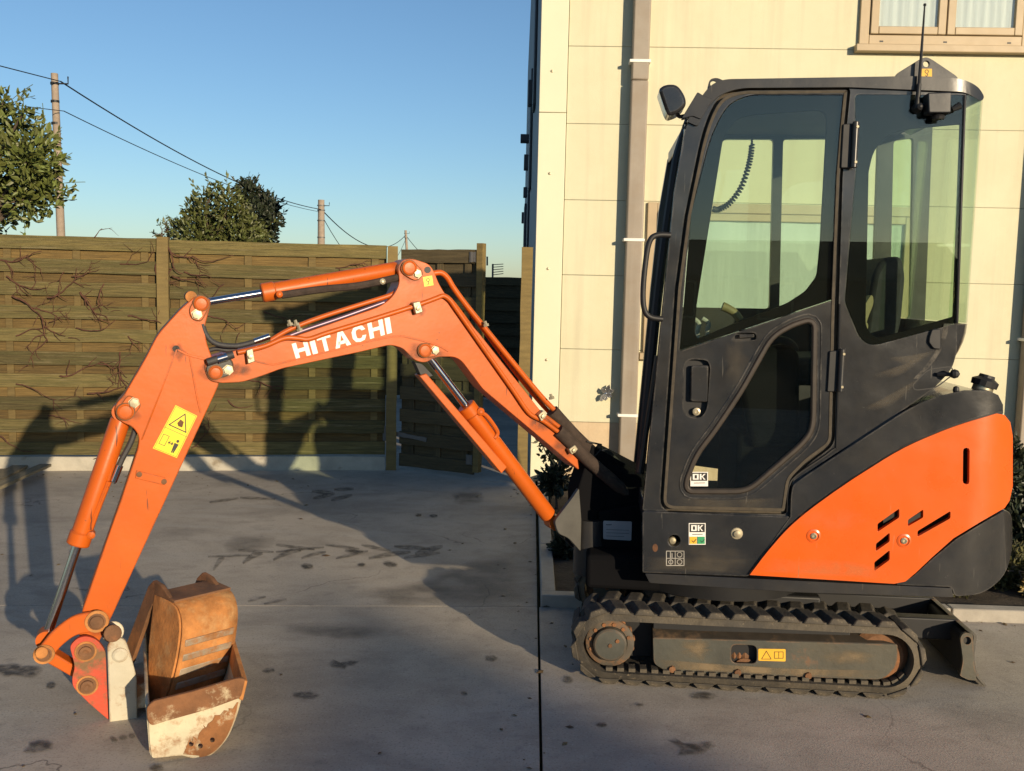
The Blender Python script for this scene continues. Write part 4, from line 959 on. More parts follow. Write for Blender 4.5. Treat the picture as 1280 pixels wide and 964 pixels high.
def ok_sticker(name, x0, y0, x1, y1, v, parent, two=False):
    h = (y1 - y0); yl = y0 + (h * .42 if two else h * .62)
    L_ = [(white, [[(x0, y0), (x1, y0), (x1, y1), (x0, y1)]]), (ink, [[(x0 + 1, y0 + 1), (x1 - 1, y0 + 1), (x1 - 1, yl), (x0 + 1, yl)]]),
          (white, lettering('OK', [1, 1], [(x0 + 3, yl - 1.5), (x1 - 3, yl - 1.5), (x1 - 3, y0 + 2.5), (x0 + 3, y0 + 2.5)], .18)), (ink, stroke([(x0 + 5, yl + 2.8), (x1 - 4, yl + 2.6)], .8))]
    if two:
        ym = y0 + h * .63; xm = (x0 + x1) / 2
        L_ += [(amber_p, [[(x0 + 1, ym), (xm - .5, ym), (xm - .5, y1 - 1), (x0 + 1, y1 - 1)]]), (green_p, [[(xm + .5, ym), (x1 - 1, ym), (x1 - 1, y1 - 1), (xm + .5, y1 - 1)]]),
               (ink, stroke([(x0 + 4, ym + 5), (x0 + 6, ym + 7), (x0 + 9, ym + 3.5)], .8) + stroke([(xm + 4, ym + 5), (xm + 6, ym + 7), (xm + 9, ym + 3.5)], .8))]
    prints(name, MF, v, L_, parent)
ok_sticker('ok_sticker', 863, 590, 885, 608, CV - .006, door)
ok_sticker('ok_sticker', 861, 654, 882, 681, SV + .003, ex, True)
prints('pictogram_sticker', MF, SV + .003, [(mat('grey_print', (.42, .40, .36), .5), stroke([(833, 689), (855, 689), (855, 707), (833, 707), (833, 689)], .8) + stroke([(844, 689), (844, 707)], .6) + stroke([(833, 698), (855, 698)], .6)
    + stroke([(838, 690), (838, 697)], .8) + stroke([(840, 692), (840, 697)], .8) + stroke(circ(849.5, 693.5, 3) + [circ(849.5, 693.5, 3)[0]], .7) + stroke(circ(849.5, 702.5, 3) + [circ(849.5, 702.5, 3)[0]], .7) + stroke(circ(838.5, 702.5, 2.6) + [circ(838.5, 702.5, 2.6)[0]], .7) + stroke([(838.5, 699), (838.5, 706)], .6))], ex)
for x0, y0, x1, y1 in ((1054, 152, 1074, 210), (1037, 436, 1057, 490)):
    h_ = plate('door_hinge', black, MF, rounded([(x0, y0 + 3), (x1 - 6, y0 + 2), (x1 - 7, y1), (x0 - 3, y1)], 2), CV - .022, .02, ex, bev=.003)
    A, B = MF.px(x1 - 4, y0, CV - .03), MF.px(x1 - 7, y1, CV - .03); rod('hinge_barrel', darkframe, A, B, .012, h_, 12)
    for t in (.12, .88):
        c = A.lerp(B, t); lathe('hinge_screw', bolt_m, c + MF.u * .004 - MF.v * .01, -MF.v, [(0, .006), (.004, .005)], h_, 8)
# rear side window and curved rear glass
plate('rear_side_pane', cab_glass, MF, rear_win, CV - .003, .004, cab, bev=0)
see2 = rounded([(1082, 410, 10), (1086, 215, 3), (1092, 188, 14), (1110, 168, 14), (1135, 161, 6), (1201.5, 155, 2), (1193, 396, 2), (1096, 424, 8)], 3)
plate('rear_pane_border', black_matte, MF, grow(rear_win, -.5), CV + .006, .02, cab, [see2, ], bev=.002)
u_c, z_t = MF.uz(1206, 119, CV); z_b = MF.uz(1196, 404, CV)[1]; u_e = MF.uz(1221, 130, CV + .15)[0]; RC = u_e - u_c
VF = 4.62                                                     # far side of the cab
def rear_path(r, off=0.0, n=9):
    pts = [(u_c + r * math.sin(math.pi / 2 * k / n), CV + off + r * (1 - math.cos(math.pi / 2 * k / n)) * 1.15) for k in range(n + 1)]
    far = [(u, CV + VF - v) for u, v in reversed(pts)]
    return pts + far
def wallstrip(name, material, path, z0, z1, parent, th=.0, taper=0.0, bev=0.0):
    bm = bmesh.new(); n = 6 if taper else 1
    rows = []
    for i in range(n + 1):
        t = i / n; z = z0 + (z1 - z0) * t; k = taper * (1 - t) ** 2
        rows.append([bm.verts.new(MF.w(u - k, v, z)) for u, v in path])
    for i in range(n):
        for j in range(len(path) - 1): bm.faces.new((rows[i][j], rows[i][j + 1], rows[i + 1][j + 1], rows[i + 1][j]))
    if th: thicken(bm, -MF.u * th)
    return finish(bm, name, material, parent, bev, 50)
wallstrip('rear_pane', cab_glass, rear_path(RC), z_b, z_t, cab, .005)
rz = MF.uz(1190, 475, CV)[1]
wallstrip('cab_rear_panel', dark, rear_path(RC), rz, z_b - .003, cab, .02, .10)
rod('rear_pane_trim', black, MF.px(1206, 119, CV - .003), MF.px(1196, 404, CV - .003), .006, cab, 8)
# roof
roof_prof = rounded([(859, 152, 3), (870, 130, 14), (888, 106, 12), (905, 99, 10), (1060, 96, 20), (1150, 95, 20), (1200, 97.5, 16), (1222, 107, 12), (1231, 121, 6), (1227, 127, 4), (1206, 115, 8), (1060, 109, 6), (925, 110, 14), (900, 118, 14), (884, 134, 8), (872, 158, 4)], 4, 5)
u_r0 = MF.uz(1188, 110, CV)[0]
def roof_bend(x, y, v):
    vv = v
    for _ in range(14):
        p = MF.px(x, y, vv); du = min(max(p.dot(MF.u) - u_r0, 0), .19)
        vv = .5 * vv + .5 * (v + .2 - math.sqrt(.04 - du * du))
    return MF.px(x, y, vv)
roof = plate('cab_roof', darkframe, MF, roof_prof, CV - .014, VF - CV - .1, ex, (), list(range(1184, 1231, 6)), (), roof_bend, .012)
box('roof_lining', mat('roof_lining', (.06, .06, .06), .9), MF, MF.uz(905, 112, CV)[0], u_e - .08, CV + .03, VF - .02, MF.uz(1000, 122, CV)[1], MF.uz(1000, 110, CV)[1], roof, .004)
# front frame: far pillar and cross members
Pt = [(859, 152), (846, 195), (838, 260), (826, 360), (812, 500), (803, 590)]
fpz = [MF.loc(MF.px(x, y, CV + .02)) for x, y in ((857, 160), (843, 240), (830, 360), (803, 638))]
for (va, vb, nm) in ((VF - .05, VF, 'far_front_pillar'),):
    bm = bmesh.new(); sec = []
    for p in fpz: sec.append([bm.verts.new(MF.w(p.x + du, v, p.z)) for du, v in ((0, va), (.06, va), (.06, vb), (0, vb))])
    for i in range(3):
        for k in range(4): bm.faces.new((sec[i][k], sec[i][(k + 1) % 4], sec[i + 1][(k + 1) % 4], sec[i + 1][k]))
    bm.faces.new(sec[0][::-1]); bm.faces.new(sec[-1]); finish(bm, nm, darkframe, cab, .004)
bm = bmesh.new(); r_ = []
for p in fpz: r_.append((bm.verts.new(MF.w(p.x + .02, CV + .045, p.z)), bm.verts.new(MF.w(p.x + .02, VF - .05, p.z))))
for i in range(3): bm.faces.new((r_[i][0], r_[i][1], r_[i + 1][1], r_[i + 1][0]))
finish(bm, 'front_pane', cab_glass, cab, 0, 0)
for p, h in ((fpz[0], .05), (fpz[3], .07)):
    box('front_cross_member', darkframe, MF, p.x, p.x + .05, CV + .045, VF - .05, p.z - h / 2, p.z + h / 2, cab, .004)
# opening front window frame standing a little proud of the pillars
sec_px = [(862, 150), (848, 192), (842, 225), (826, 340), (812, 470), (800, 592)]
tube('front_window_frame', black, spline([MF.px(x, y, CV + .14) for x, y in sec_px], 4), .019, cab, 8)
tube('gas_strut', darkframe, [MF.px(822, 445, CV + .10), MF.px(800, 590, CV + .12)], .012, cab, 8)
# far side panel with its windows
fhole = [rounded(h, 5, 3) for h in ([(905, 174), (967, 174), (962, 386), (846, 384), (862, 300), (880, 215)], [(979, 174), (1098, 173), (1090, 400), (974, 388)], [(1117, 176), (1142, 172), (1138, 398), (1112, 402)])]
plate('far_side', darkframe, MF, [(815, 575), (836, 360), (852, 250), (868, 170), (890, 128), (1000, 124), (1167, 128), (1160, 300), (1155, 430), (1140, 470), (1000, 600)], VF - .02, .03, cab, fhole, bev=.004)
for h in fhole: plate('far_pane', cab_glass, MF, grow(h, 2), VF - .004, .004, cab, bev=0)
box('cab_floor', black_matte, MF, MF.uz(812, 640, CV)[0], MF.uz(990, 640, CV)[0], CV + .05, VF - .03, .60, .66, cab, .004)
box('seat_base', black_matte, MF, .62, 1.05, 3.90, 4.45, .62, 1.00, cab, .02)
# seat
s0 = MF.w(.98, 4.17, 0)
def seat_part(name, pxs, v, th, mt, bev): return plate(name, mt, MF, rounded(pxs, 8, 4), v, th, cab, bev=bev)
seat_part('seat_back', [(1078, 440), (1086, 380), (1093, 340), (1105, 322), (1128, 320), (1133, 345), (1128, 400), (1118, 445)], 3.98, .40, fabric, .04)
seat_part('seat_bolster', [(1073, 402), (1080, 382), (1090, 366), (1093, 378), (1086, 395), (1082, 408)], 3.97, .05, tan, .012)
seat_part('seat_bolster', [(1070, 398), (1085, 402), (1086, 412), (1076, 420)], 3.96, .05, tan, .012)
seat_part('seat_cushion', [(975, 470), (990, 448), (1080, 445), (1090, 470), (1080, 485), (985, 482)], 3.98, .42, fabric, .04)
seat_part('armrest_console', [(925, 480), (930, 440), (985, 430), (1000, 442), (1000, 560), (940, 560)], 3.86, .10, black_matte, .02)
seat_part('armrest_console', [(925, 470), (930, 425), (985, 420), (1000, 432), (1000, 540), (940, 540)], 4.40, .12, black, .02)
tube('joystick', tan, spline([MF.px(925, 400, 4.0), MF.px(918, 391, 4.0), MF.px(908, 385, 4.0), MF.px(903, 383, 4.0)], 4), .016, cab, 10, r1=.019)
tube('joystick_stem', black, [MF.px(935, 440, 4.0), MF.px(924, 399, 4.0)], .010, cab, 8)
for x in (872, 884): tube('travel_lever', mat('pale_plastic', (.35, .36, .33), .5), spline([MF.px(x + 10, 470, 4.1), MF.px(x, 420, 4.1), MF.px(x + 2, 405, 4.1), MF.px(x - 6, 398, 4.1)], 4), .010, cab, 8)
# coiled cable
cpts = []; path = spline([MF.px(940, 172, 4.2), MF.px(939, 190, 4.2), MF.px(935, 210, 4.2), MF.px(926, 235, 4.2), MF.px(912, 254, 4.2), MF.px(898, 262, 4.2), MF.px(891, 261, 4.2)], 10)
for i, p in enumerate(path):
    cpts.append(p)
bm = bmesh.new(); hp = []
NC = 34
for k in range(NC * 8):
    t = k / (NC * 8 - 1) * (len(path) - 2); i = int(t); c = path[i].lerp(path[i + 1], t - i); d = (path[i + 1] - path[i]).normalized()
    n1 = MF.v; n2 = d.cross(n1); a = 2 * math.pi * k / 8; rr = .0095 if k > 24 else .001
    hp.append(c + (n1 * math.cos(a) + n2 * math.sin(a)) * rr)
tube_bm(bm, hp, .0045, 5); finish(bm, 'coiled_cable', black, cab, 0, 60)
# grab rail
tube('grab_rail', black, spline([MF.px(838, 294, CV), MF.px(822, 294, CV - .01), MF.px(813, 300, CV - .015), MF.px(808, 320, CV - .015), MF.px(804, 360, CV - .015), MF.px(805, 385, CV - .015), MF.px(812, 396, CV - .01), MF.px(828, 399, CV)], 6), .011, cab, 10)
# mirror, lifting eyes, antenna, work light
mir = plate('mirror', dark, MF, rounded([(823, 111, 5), (832, 105, 6), (847, 105, 8), (857, 120, 8), (858, 132, 5), (848, 141, 5), (836, 145, 4), (832, 138, 6)], 4, 5), CV - .02, .13, ex, bev=.022)
tube('mirror_arm', black, spline([MF.px(845, 140, CV + .03), MF.px(850, 146, CV + .03), MF.px(862, 143, CV + .02)], 4), .008, mir, 8)
plate('mirror_bracket', darkframe, MF, rounded([(852, 148), (872, 115), (880, 120), (891, 124), (876, 149), (866, 145)], 2), CV - .02, .05, roof, bev=.004)
plate('lifting_eye', darkframe, MF, rounded([(884, 112, 3), (887, 99, 5), (896, 97, 4), (905, 101, 3), (895, 112, 3)], 2), CV + .03, .012, roof, [circ(892, 105, 4.2)], bev=.002)
plate('lifting_eye', darkframe, MF, rounded([(852, 162, 3), (854, 153, 4), (862, 152, 3), (866, 158, 3)], 2), CV + .03, .012, roof, [circ(858, 156.5, 2.6)], bev=.002)
lug = plate('lifting_lug', darkframe, MF, rounded([(1119, 97, 5), (1121, 92, 4), (1150, 74, 3), (1158, 71, 5), (1166, 75, 4), (1197, 96, 5), (1198, 101, 3), (1125, 102, 3)], 3), CV - .005, .015, roof, [circ(1158, 80, 4)], bev=.003)
prints('lug_sticker', MF, CV - .0055, [(amber_p, [rounded([(1152, 86), (1165, 86), (1165, 97), (1152, 97)], 1)]), (ink, stroke(circ(1158.5, 89.5, 2.2, 8) + [circ(1158.5, 89.5, 2.2, 8)[0]], .7) + stroke([(1158.5, 92), (1160, 93.5), (1158.5, 95.5), (1157, 94.5)], .8))], lug)
ant = tube('antenna', black, [MF.px(1146, 136, CV - .03), MF.px(1149, 105, CV - .03)], .010, ex, 10, r1=.008)
tube('antenna_whip', black, [MF.px(1149, 105, CV - .03), MF.px(1156, 6, CV - .03)], .007, ant, 8, r1=.003)
lathe('antenna_tip', black, MF.px(1156, 7, CV - .03), (0, 0, 1), [(-.003, .002), (0, .006), (.006, .005), (.008, .001)], ant, 8)
lathe('antenna_foot', black, MF.px(1146, 136, CV), -MF.v, [(0, .02), (.02, .016), (.045, .013), (.05, .004)], ant, 12)
wl = plate('work_lamp', darkframe, MF, rounded([(1160, 116, 2), (1190, 115, 2), (1189, 141, 2), (1161, 141, 2)], 2), CV - .07, .06, ex, bev=.005)
lathe('lamp_foot', black, MF.px(1173, 146, CV - .04), (0, 0, 1), [(-.01, .02), (.0, .024), (.012, .012)], wl, 12)
tube('lamp_knob', black, [MF.px(1190, 137, CV - .04), MF.px(1200, 132, CV - .04)], .009, wl, 8, r1=.014)
plate('window_latch', black, MF, rounded([(1162, 421), (1165, 412), (1176, 411), (1176, 437), (1167, 436), (1161, 428)], 2), CV - .012, .014, ex, bev=.003)
plate('hatch_outline', black, MF, grow(rounded([(1140, 482, 6), (1160, 462, 8), (1190, 458, 6), (1192, 468, 4), (1170, 485, 8), (1144, 488, 4)], 4), .6), CV - .0008, .004, ex, [grow(rounded([(1140, 482, 6), (1160, 462, 8), (1190, 458, 6), (1192, 468, 4), (1170, 485, 8), (1144, 488, 4)], 4), -.6)], bev=0)
tube('panel_seam', black, spline([MF.px(984, 640, CV - .002), MF.px(986, 610, CV - .002), MF.px(996, 594, CV - .002), MF.px(1040, 563, CV - .002), MF.px(1046, 545, CV - .002), MF.px(1050, 380, CV - .002)], 5), .0045, cab, 6)

# ---- front of the machine: swing post and front frame
plate('front_frame', black_matte, MF, rounded([(728, 610), (748, 570), (806, 600), (806, 716), (730, 700)], 5), 4.05, .36, ex, bev=.012)  # matte black imitates the shade over the front of the machine
plate('front_apron', black_matte, MF, rounded([(748, 640), (806, 630), (806, 712), (752, 705)], 4), 4.0, .4, ex, bev=.01)  # apron blackened likewise, shade held in its colour
prints('maker_plate', MF, 3.999, [(mat('plate_grey', (.30, .31, .33), .45), [rounded([(754, 651), (790, 652), (789, 676), (754, 674)], 2)]), (mat('plate_ink', (.10, .10, .11), .5), stroke([(758, 656), (764, 656)], 1.2) + stroke([(758, 662), (786, 663)], .6) + stroke([(758, 666), (786, 667)], .6) + stroke([(758, 670), (780, 671)], .6))], ex)
BV = 3.6315; BH = .062        # boom plane and half width
plate('swing_post', mat('grey_casting', (.055, .053, .046), .5, var=.3, scale=9), BF, rounded([(693, 652, 5), (702, 640, 4), (716, 622, 6), (724, 610), (727, 650), (726, 690), (710, 672, 6), (698, 668, 6)], 3), BV - BH - .012, .02, ex, bev=.004)  # grey plate cut to the sunlit sliver of the post
plate('swing_post', black, BF, rounded([(693, 652, 5), (716, 622, 6), (735, 575, 4), (760, 560, 8), (800, 600), (780, 690), (724, 692), (698, 668, 6)], 3), BV + BH - .01, .02, ex, bev=.004)  # rest of the post black, its shade put into the colour
plate('swing_casting', black_matte, BF, rounded([(722, 615), (740, 556), (800, 590), (800, 690), (724, 690)], 4), BV - BH + .01, 2 * BH - .02, ex, bev=.006)  # casting in matte black as painted shade
lathe('swing_pin', darkframe, MF.px(737, 690, 4.05) - Vector((0, 0, .05)), (0, 0, 1), [(-.04, .07), (.2, .07)], ex, 20)
tube('hose_guard', darkframe, [BF.px(733, 552, BV - .05), BF.px(752, 556, BV - .05), BF.px(751, 562, BV - .05), BF.px(736, 577, BV - .05)], .004, ex, 6)

# ---- boom
NB = BV - BH                      # near face of the boom
boom_poly = rounded([(255, 458, 6), (262, 448, 5), (295, 438), (338, 431), (382, 416), (476, 383, 10), (491, 371, 12), (500, 354, 8), (497, 334, 8), (503, 325, 6), (515, 323, 8), (536, 330, 6), (542, 338, 6), (549, 356, 8), (560, 373, 8), (600, 418), (645, 474), (700, 545), (722, 572, 3), (724, 588, 3),
    (676, 547), (604, 487), (577, 451, 6), (568, 446, 6), (545, 446, 6), (532, 454, 8), (519, 451, 6), (512, 444, 6), (503, 435, 6), (488, 431, 6), (450, 440), (351, 461, 10), (325, 471, 10), (302, 478, 8), (275, 479, 6), (262, 476, 6)], 4, 4)
boom = plate('boom', orange, BF, boom_poly, NB, 2 * BH, ex, bev=.005)
prints('maker_lettering', BF, NB, [(white, lettering('HITACHI', [.95, .32, .85, 1.0, .95, .95, .32], [(370.5, 450.5), (490, 416), (487, 396.5), (364.5, 430)], .13))], boom)
plate('weld_seam', orange, BF, grow([tuple(p) for p in spline([(318, 452), (335, 456), (352, 455), (420, 438), (490, 422), (515, 424), (545, 432), (560, 440)], 4)] + [tuple(p) for p in reversed(spline([(318, 450), (335, 454), (352, 453), (420, 436), (490, 420), (515, 422), (545, 430), (562, 438)], 4))], 0), NB - .003, .006, boom, bev=.001)
def bar(name, material, fr, pts, r, v, parent, n=6, seg=10, r1=None): return tube(name, material, spline([fr.px(x, y, v) if len((x, y)) == 2 else 0 for x, y in pts], n), r, parent, seg, r1=r1)
def pinplate(parent, poly, fr, v, pin, bolt, pr=.030, br=.017, mt=orange, pm=orange):
    rp = rounded(poly, 5, 3); cc = sum((Vector(q) for q in rp), Vector((0, 0))) / len(rp)
    plate('grime_edge', rustdark, fr, [tuple(cc + (Vector(q) - cc) * 1.07) for q in rp], v - .002, .003, parent, bev=0)
    pp_ = plate('pin_plate', mt, fr, rp, v - .010, .010, parent, bev=.002)
    lathe('pin_rim', rustdark, fr.px(*pin, v - .0085), -fr.v, [(0, pr * 1.13), (.0025, pr * 1.13), (.003, pr * 1.0)], parent, 22)
    lathe('pin_head', pm, fr.px(*pin, v - .008), -fr.v, [(0, pr), (.008, pr), (.010, pr - .004), (.008, pr - .008), (.009, .003)], parent, 22)
    if bolt: lathe('pin_bolt', bolt_m, fr.px(*bolt, v - .009), -fr.v, [(0, br * 1.15), (.003, br * 1.15), (.003, br), (.014, br * .92), (.015, .003)], parent, 6)
pinplate(boom, [(500, 334), (507, 327), (518, 328), (527, 338), (528, 344), (521, 351), (514, 349), (503, 342)], BF, NB, (511.5, 335), (521.5, 342.5), .028, .016)
pinplate(boom, [(523, 436), (526, 429), (545, 431), (549, 440), (544, 446), (528, 447)], BF, NB, (531, 438), (543.5, 438), .026, .016)
pinplate(boom, [(257, 461), (262, 453), (288, 448), (292, 458), (286, 470), (263, 475)], BF, NB, (269.5, 465.5), (285, 462.5), .024, .017, darkframe)
prints('boom_sticker', BF, NB, [(yellow, [[(528.5, 346.5), (540, 344.5), (542, 356.5), (530.5, 358.5)]]), (ink, stroke(circ(535, 350, 2, 8) + [circ(535, 350, 2, 8)[0]], .7) + stroke([(535.5, 352), (536, 355), (534.5, 356)], .8))], boom)
plate('boss_hole', black, BF, circ(534.5, 337.5, 4.2), NB - .0012, .004, boom, bev=0)
# clamps
for q in ([(308, 438), (316, 435.5), (319, 452), (310, 455)], [(516, 378.5), (525, 376.5), (529, 390), (520, 393)], [(673, 519), (680, 513), (684, 519), (677, 527)], [(711, 562), (719, 556), (723, 562), (715, 569)]):
    c = sum((Vector(p) for p in q), Vector((0, 0))) / 4
    cl = plate('pipe_clamp', bolt_m, BF, rounded(q, 1.5), NB - .034, .030, boom, bev=.003)
    lathe('clamp_bolt', bolt_m, BF.px(c.x, c.y + 1, NB - .034), -BF.v, [(0, .010), (.008, .009), (.009, .002)], cl, 6)
# hydraulic lines on the boom
bar('hydraulic_line', orange, BF, [(297, 441), (330, 433), (355, 423), (372, 423), (386, 424), (410, 416), (460, 401), (520, 382), (545, 373), (554, 370), (562, 375), (570, 386), (600, 429), (640, 486), (657, 511), (666, 520), (680, 527), (699, 541)], .0095, NB - .012, boom)
bar('hydraulic_line', orange, BF, [(548, 368), (558, 371), (567, 380), (585, 404), (620, 453), (655, 499), (690, 527), (703, 537)], .0095, NB + .01, boom)
bar('hydraulic_line', orange, BF, [(541, 342), (551, 341), (559, 347), (567, 360), (580, 378), (600, 403), (640, 452), (675, 494), (692, 512)], .0115, BV - .02, boom)
bar('hydraulic_line', orange, BF, [(580, 380), (602, 409), (640, 460), (675, 503), (695, 524)], .0095, BV + .02, boom)
bar('hydraulic_line', orange, BF, [(338, 426), (362, 412), (400, 397), (450, 381), (488, 369), (496, 362)], .0095, NB + .03, boom)
bar('bare_line', mat('violet_steel', (.17, .12, .16), .38, metal=.6, var=.1), BF, [(346, 426), (380, 413), (430, 396), (480, 378)], .0085, NB + .016, boom)
for x, y in ((363, 404), (371, 404), (375, 411), (608, 405), (690, 496)):
    lathe('line_bolt', bolt_m, BF.px(x, y, NB + .01) - Vector((0, 0, .01)), (-.3, 0, 1), [(0, .012), (.010, .012), (.010, .007), (.022, .006)], boom, 6)
bar('line_fitting', hose_m, BF, [(259, 453), (275, 448), (292, 443)], .014, NB - .016, boom, 3, 12)
bar('line_fitting', chrome, BF, [(272, 449.5), (284, 446)], .016, NB - .017, boom, 1, 12)
bar('line_fitting', chrome, BF, [(318, 427), (337, 420.5)], .011, NB + .02, boom, 2, 12)
bar('arm_hose', hose_m, BF, [(253, 405), (257, 417), (264, 426), (275, 431), (294, 432.5), (308, 430), (320, 426.5)], .0095, NB + .02, boom)
bar('arm_hose', hose_m, BF, [(256, 440), (270, 436), (285, 438), (297, 436)], .0085, NB + .05, boom)
# hose bundle running into the machine
bar('hose_bundle', sleeve_m, BF, [(690, 514), (705, 531), (725, 552), (760, 584), (800, 618)], .030, BV - .02, ex, 4, 10)
bar('hose_bundle', sleeve_m, BF, [(697, 538), (712, 552), (735, 575), (770, 605), (800, 628)], .028, NB - .005, ex, 4, 10)
bar('hose_bundle', hose_m, BF, [(715, 545), (740, 562), (770, 590), (800, 612)], .02, BV + .04, ex, 4, 8)

def cylinder(name, fr, v, a, b, c, d, rb, rr, parent, base_eye=True):
    """hydraulic ram: barrel a-b, rod b-c, eye at c; pixels"""
    A, B, Cc = fr.px(*a, v), fr.px(*b, v), fr.px(*c, v); ax = (B - A).normalized(); ln = (B - A).length
    cy = lathe(name, orange, A, ax, [(-.012, rb * .5), (0, rb * .94), (.006, rb), (ln - .05, rb), (ln - .045, rb * 1.14), (ln - .004, rb * 1.14), (ln, rb * 1.05), (ln + .001, rr * 1.1)], parent, 28)
    rod('piston_rod', chrome, B - ax * .02, Cc, rr, cy, 20, 0)
    lathe('rod_eye', orange, Cc - fr.v * .032, fr.v, [(0, rr * 1.3), (0, rr * 2.0), (.064, rr * 2.0), (.064, rr * 1.3)], cy, 18)
    if base_eye: lathe('base_eye', orange, fr.px(*d, v) - fr.v * .032, fr.v, [(0, rb * .6), (0, rb * .95), (.064, rb * .95), (.064, rb * .6)], cy, 18)
    return cy
ac = cylinder('arm_cylinder', BF, BV, (496, 337), (327, 366.5), (251, 379), (509, 335), .0315, .0135, ex)
bar('foam_sleeve', sleeve_m, BF, [(352, 369), (400, 362), (450, 357), (497, 347)], .014, NB + .02, ac, 5, 8)
lathe('port', orange, BF.px(349, 368, NB + .012), -BF.v, [(-.03, .012), (.01, .012), (.014, .004)], ac, 12)
lathe('port', bolt_m, BF.px(478, 352, NB + .012), -BF.v, [(-.03, .012), (.006, .012), (.010, .004)], ac, 8)
bc = cylinder('boom_cylinder', BF, BV, (686, 645), (582, 507), (531, 440), (692, 652), .0345, .0165, ex)
bmg = bmesh.new()
plate('cylinder_guard', orange, BF, [(524, 470), (533, 467), (634, 584), (627, 592)], BV - .045, .075, bc, bev=.003)
bar('cylinder_line', orange, BF, [(598, 515), (607, 519), (616, 530), (622, 541), (618, 548)], .009, BV - .03, bc, 5, 8)
lathe('port', orange, BF.px(599, 514, BV - .02), -BF.v, [(-.02, .016), (.02, .016), (.026, .006)], bc, 12)
plate('guard_bracket', black, BF, rounded([(518, 452), (528, 455), (542, 470), (528, 474)], 2), BV - .03, .05, bc, bev=.003)
kc = cylinder('bucket_cylinder', BF, BV, (151, 524), (97, 681), (58, 797), (152, 514), .0345, .0165, ex)
bar('cylinder_line', orange, BF, [(136, 602), (128, 622), (119, 645), (113, 662)], .010, BV - .025, kc, 5, 8)
bar('cylinder_hose', hose_m, BF, [(171, 530), (164, 552), (152, 575), (145, 592), (141, 604)], .011, BV - .01, kc, 5, 8)
bar('hose_fitting', chrome, BF, [(150, 582), (142, 602)], .012, BV - .012, kc, 2, 10)
lathe('port', orange, BF.px(114, 668, BV - .02), -BF.v, [(-.02, .014), (.016, .014), (.02, .005)], kc, 12)

# ---- stick
stick_poly = rounded([(243, 371, 4), (252, 369, 5), (264, 375, 5), (261, 390, 4), (256, 408, 6), (258, 428, 6), (266, 450), (274, 480), (209, 622), (140, 770), (122, 806, 8), (104, 824, 10), (97, 812, 8), (103, 763), (153, 620), (173, 559, 6), (174, 545, 6), (166, 534, 5), (150, 527, 6), (143, 515, 5), (145, 505, 5), (155, 494), (183, 446), (197, 418, 10), (226, 386, 8)], 4, 4)
stick = plate('stick', orange, BF, stick_poly, NB + .012, 2 * BH - .024, ex, bev=.005)
SN = NB + .012
for dv in (0,):
    top_ear = rounded([(226, 386, 8), (243, 371, 4), (252, 369, 5), (264, 375, 5), (261, 390, 4), (256, 408, 6), (258, 428, 6), (263, 446), (215, 436), (197, 418, 10)], 4, 4)
pinplate(stick, [(236, 388), (244, 373), (260, 374), (262, 382), (252, 402), (240, 399)], BF, SN, (251.5, 379.5), (246, 393), .026, .017)
pinplate(stick, [(145, 516), (160, 494), (172, 500), (176, 508), (160, 526), (148, 524)], BF, SN, (157, 514.5), (167.5, 503.5), .028, .017)
plate('stick_rib', orange, BF, [tuple(p) for p in spline([(222, 437), (215, 456), (198, 500), (180, 545), (178, 550)], 4)] + [tuple(p) for p in reversed(spline([(220, 437), (213, 456), (196, 500), (178, 545), (176, 550)], 4))], SN - .003, .006, stick, bev=.001)
plate('stick_rib', orange, BF, [tuple(p) for p in spline([(222, 436), (235, 442), (258, 448)], 4)] + [tuple(p) for p in reversed(spline([(222, 438.5), (235, 445), (258, 451)], 4))], SN - .003, .006, stick, bev=.001)
plate('stick_rib', orange, BF, [(236, 446), (238, 447), (248, 500), (252, 516), (250, 517), (246, 500)], SN - .003, .006, stick, bev=.001)
plate('stick_opening', black, BF, circ(220, 436, 4.6, 12, 4.2), SN - .0012, .004, stick, bev=0)
lathe('arm_pin', rust, BF.px(239, 371, BV - .04), BF.v, [(0, .02), (.10, .02)], stick, 14)
for x, y in ((174, 593), (205, 602)): lathe('stick_bolt', rustdark, BF.px(x, y, SN), -BF.v, [(0, .010), (.005, .010), (.007, .003)], stick, 10)
plate('stick_bolt_plate', orange, BF, [(170, 588), (207, 597), (206, 607), (169, 598)], SN - .003, .005, stick, bev=.002)
def sq(pts): return pts
Q = [Vector(p) for p in ((219.5, 506.5), (246.5, 520), (221, 572.5), (191, 560.5))]   # tl tr br bl
def qm(s, t): 
    p = (Q[0] * (1 - s) + Q[1] * s) * (1 - t) + (Q[3] * (1 - s) + Q[2] * s) * t; return (p.x, p.y)
def qs(pts, w): return stroke([qm(*p) for p in pts], w)
person = [[qm(*p) for p in ((.66, .72), (.84, .72), (.82, .86), (.80, .94), (.76, .94), (.75, .86), (.74, .94), (.70, .94), (.68, .86))], [qm(.75 + .06 * math.cos(a), .665 + .035 * math.sin(a)) for a in [k * .628 for k in range(10)]]]
prints('warning_sticker', BF, SN, [(yellow, [[qm(0, 0), qm(1, 0), qm(1, 1), qm(0, 1)]]), (ink, qs([(.02, .5), (.98, .5)], .5) + qs([(.04, .02), (.96, .02), (.96, .98), (.04, .98), (.04, .02)], .5) + qs([(.14, .42), (.52, .08), (.88, .42), (.14, .42)], 1.3)
    + qs([(.12, .64), (.36, .64), (.36, .86), (.12, .86), (.12, .64)], .7) + qs([(.44, .76), (.62, .76)], 1.2) + qs([(.49, .73), (.44, .76), (.49, .79)], 1) + qs([(.57, .73), (.62, .76), (.57, .79)], 1) + person),
    (rustdark, [[qm(.45, .22), qm(.62, .24), qm(.66, .36), qm(.5, .37), qm(.4, .32)]])], stick)
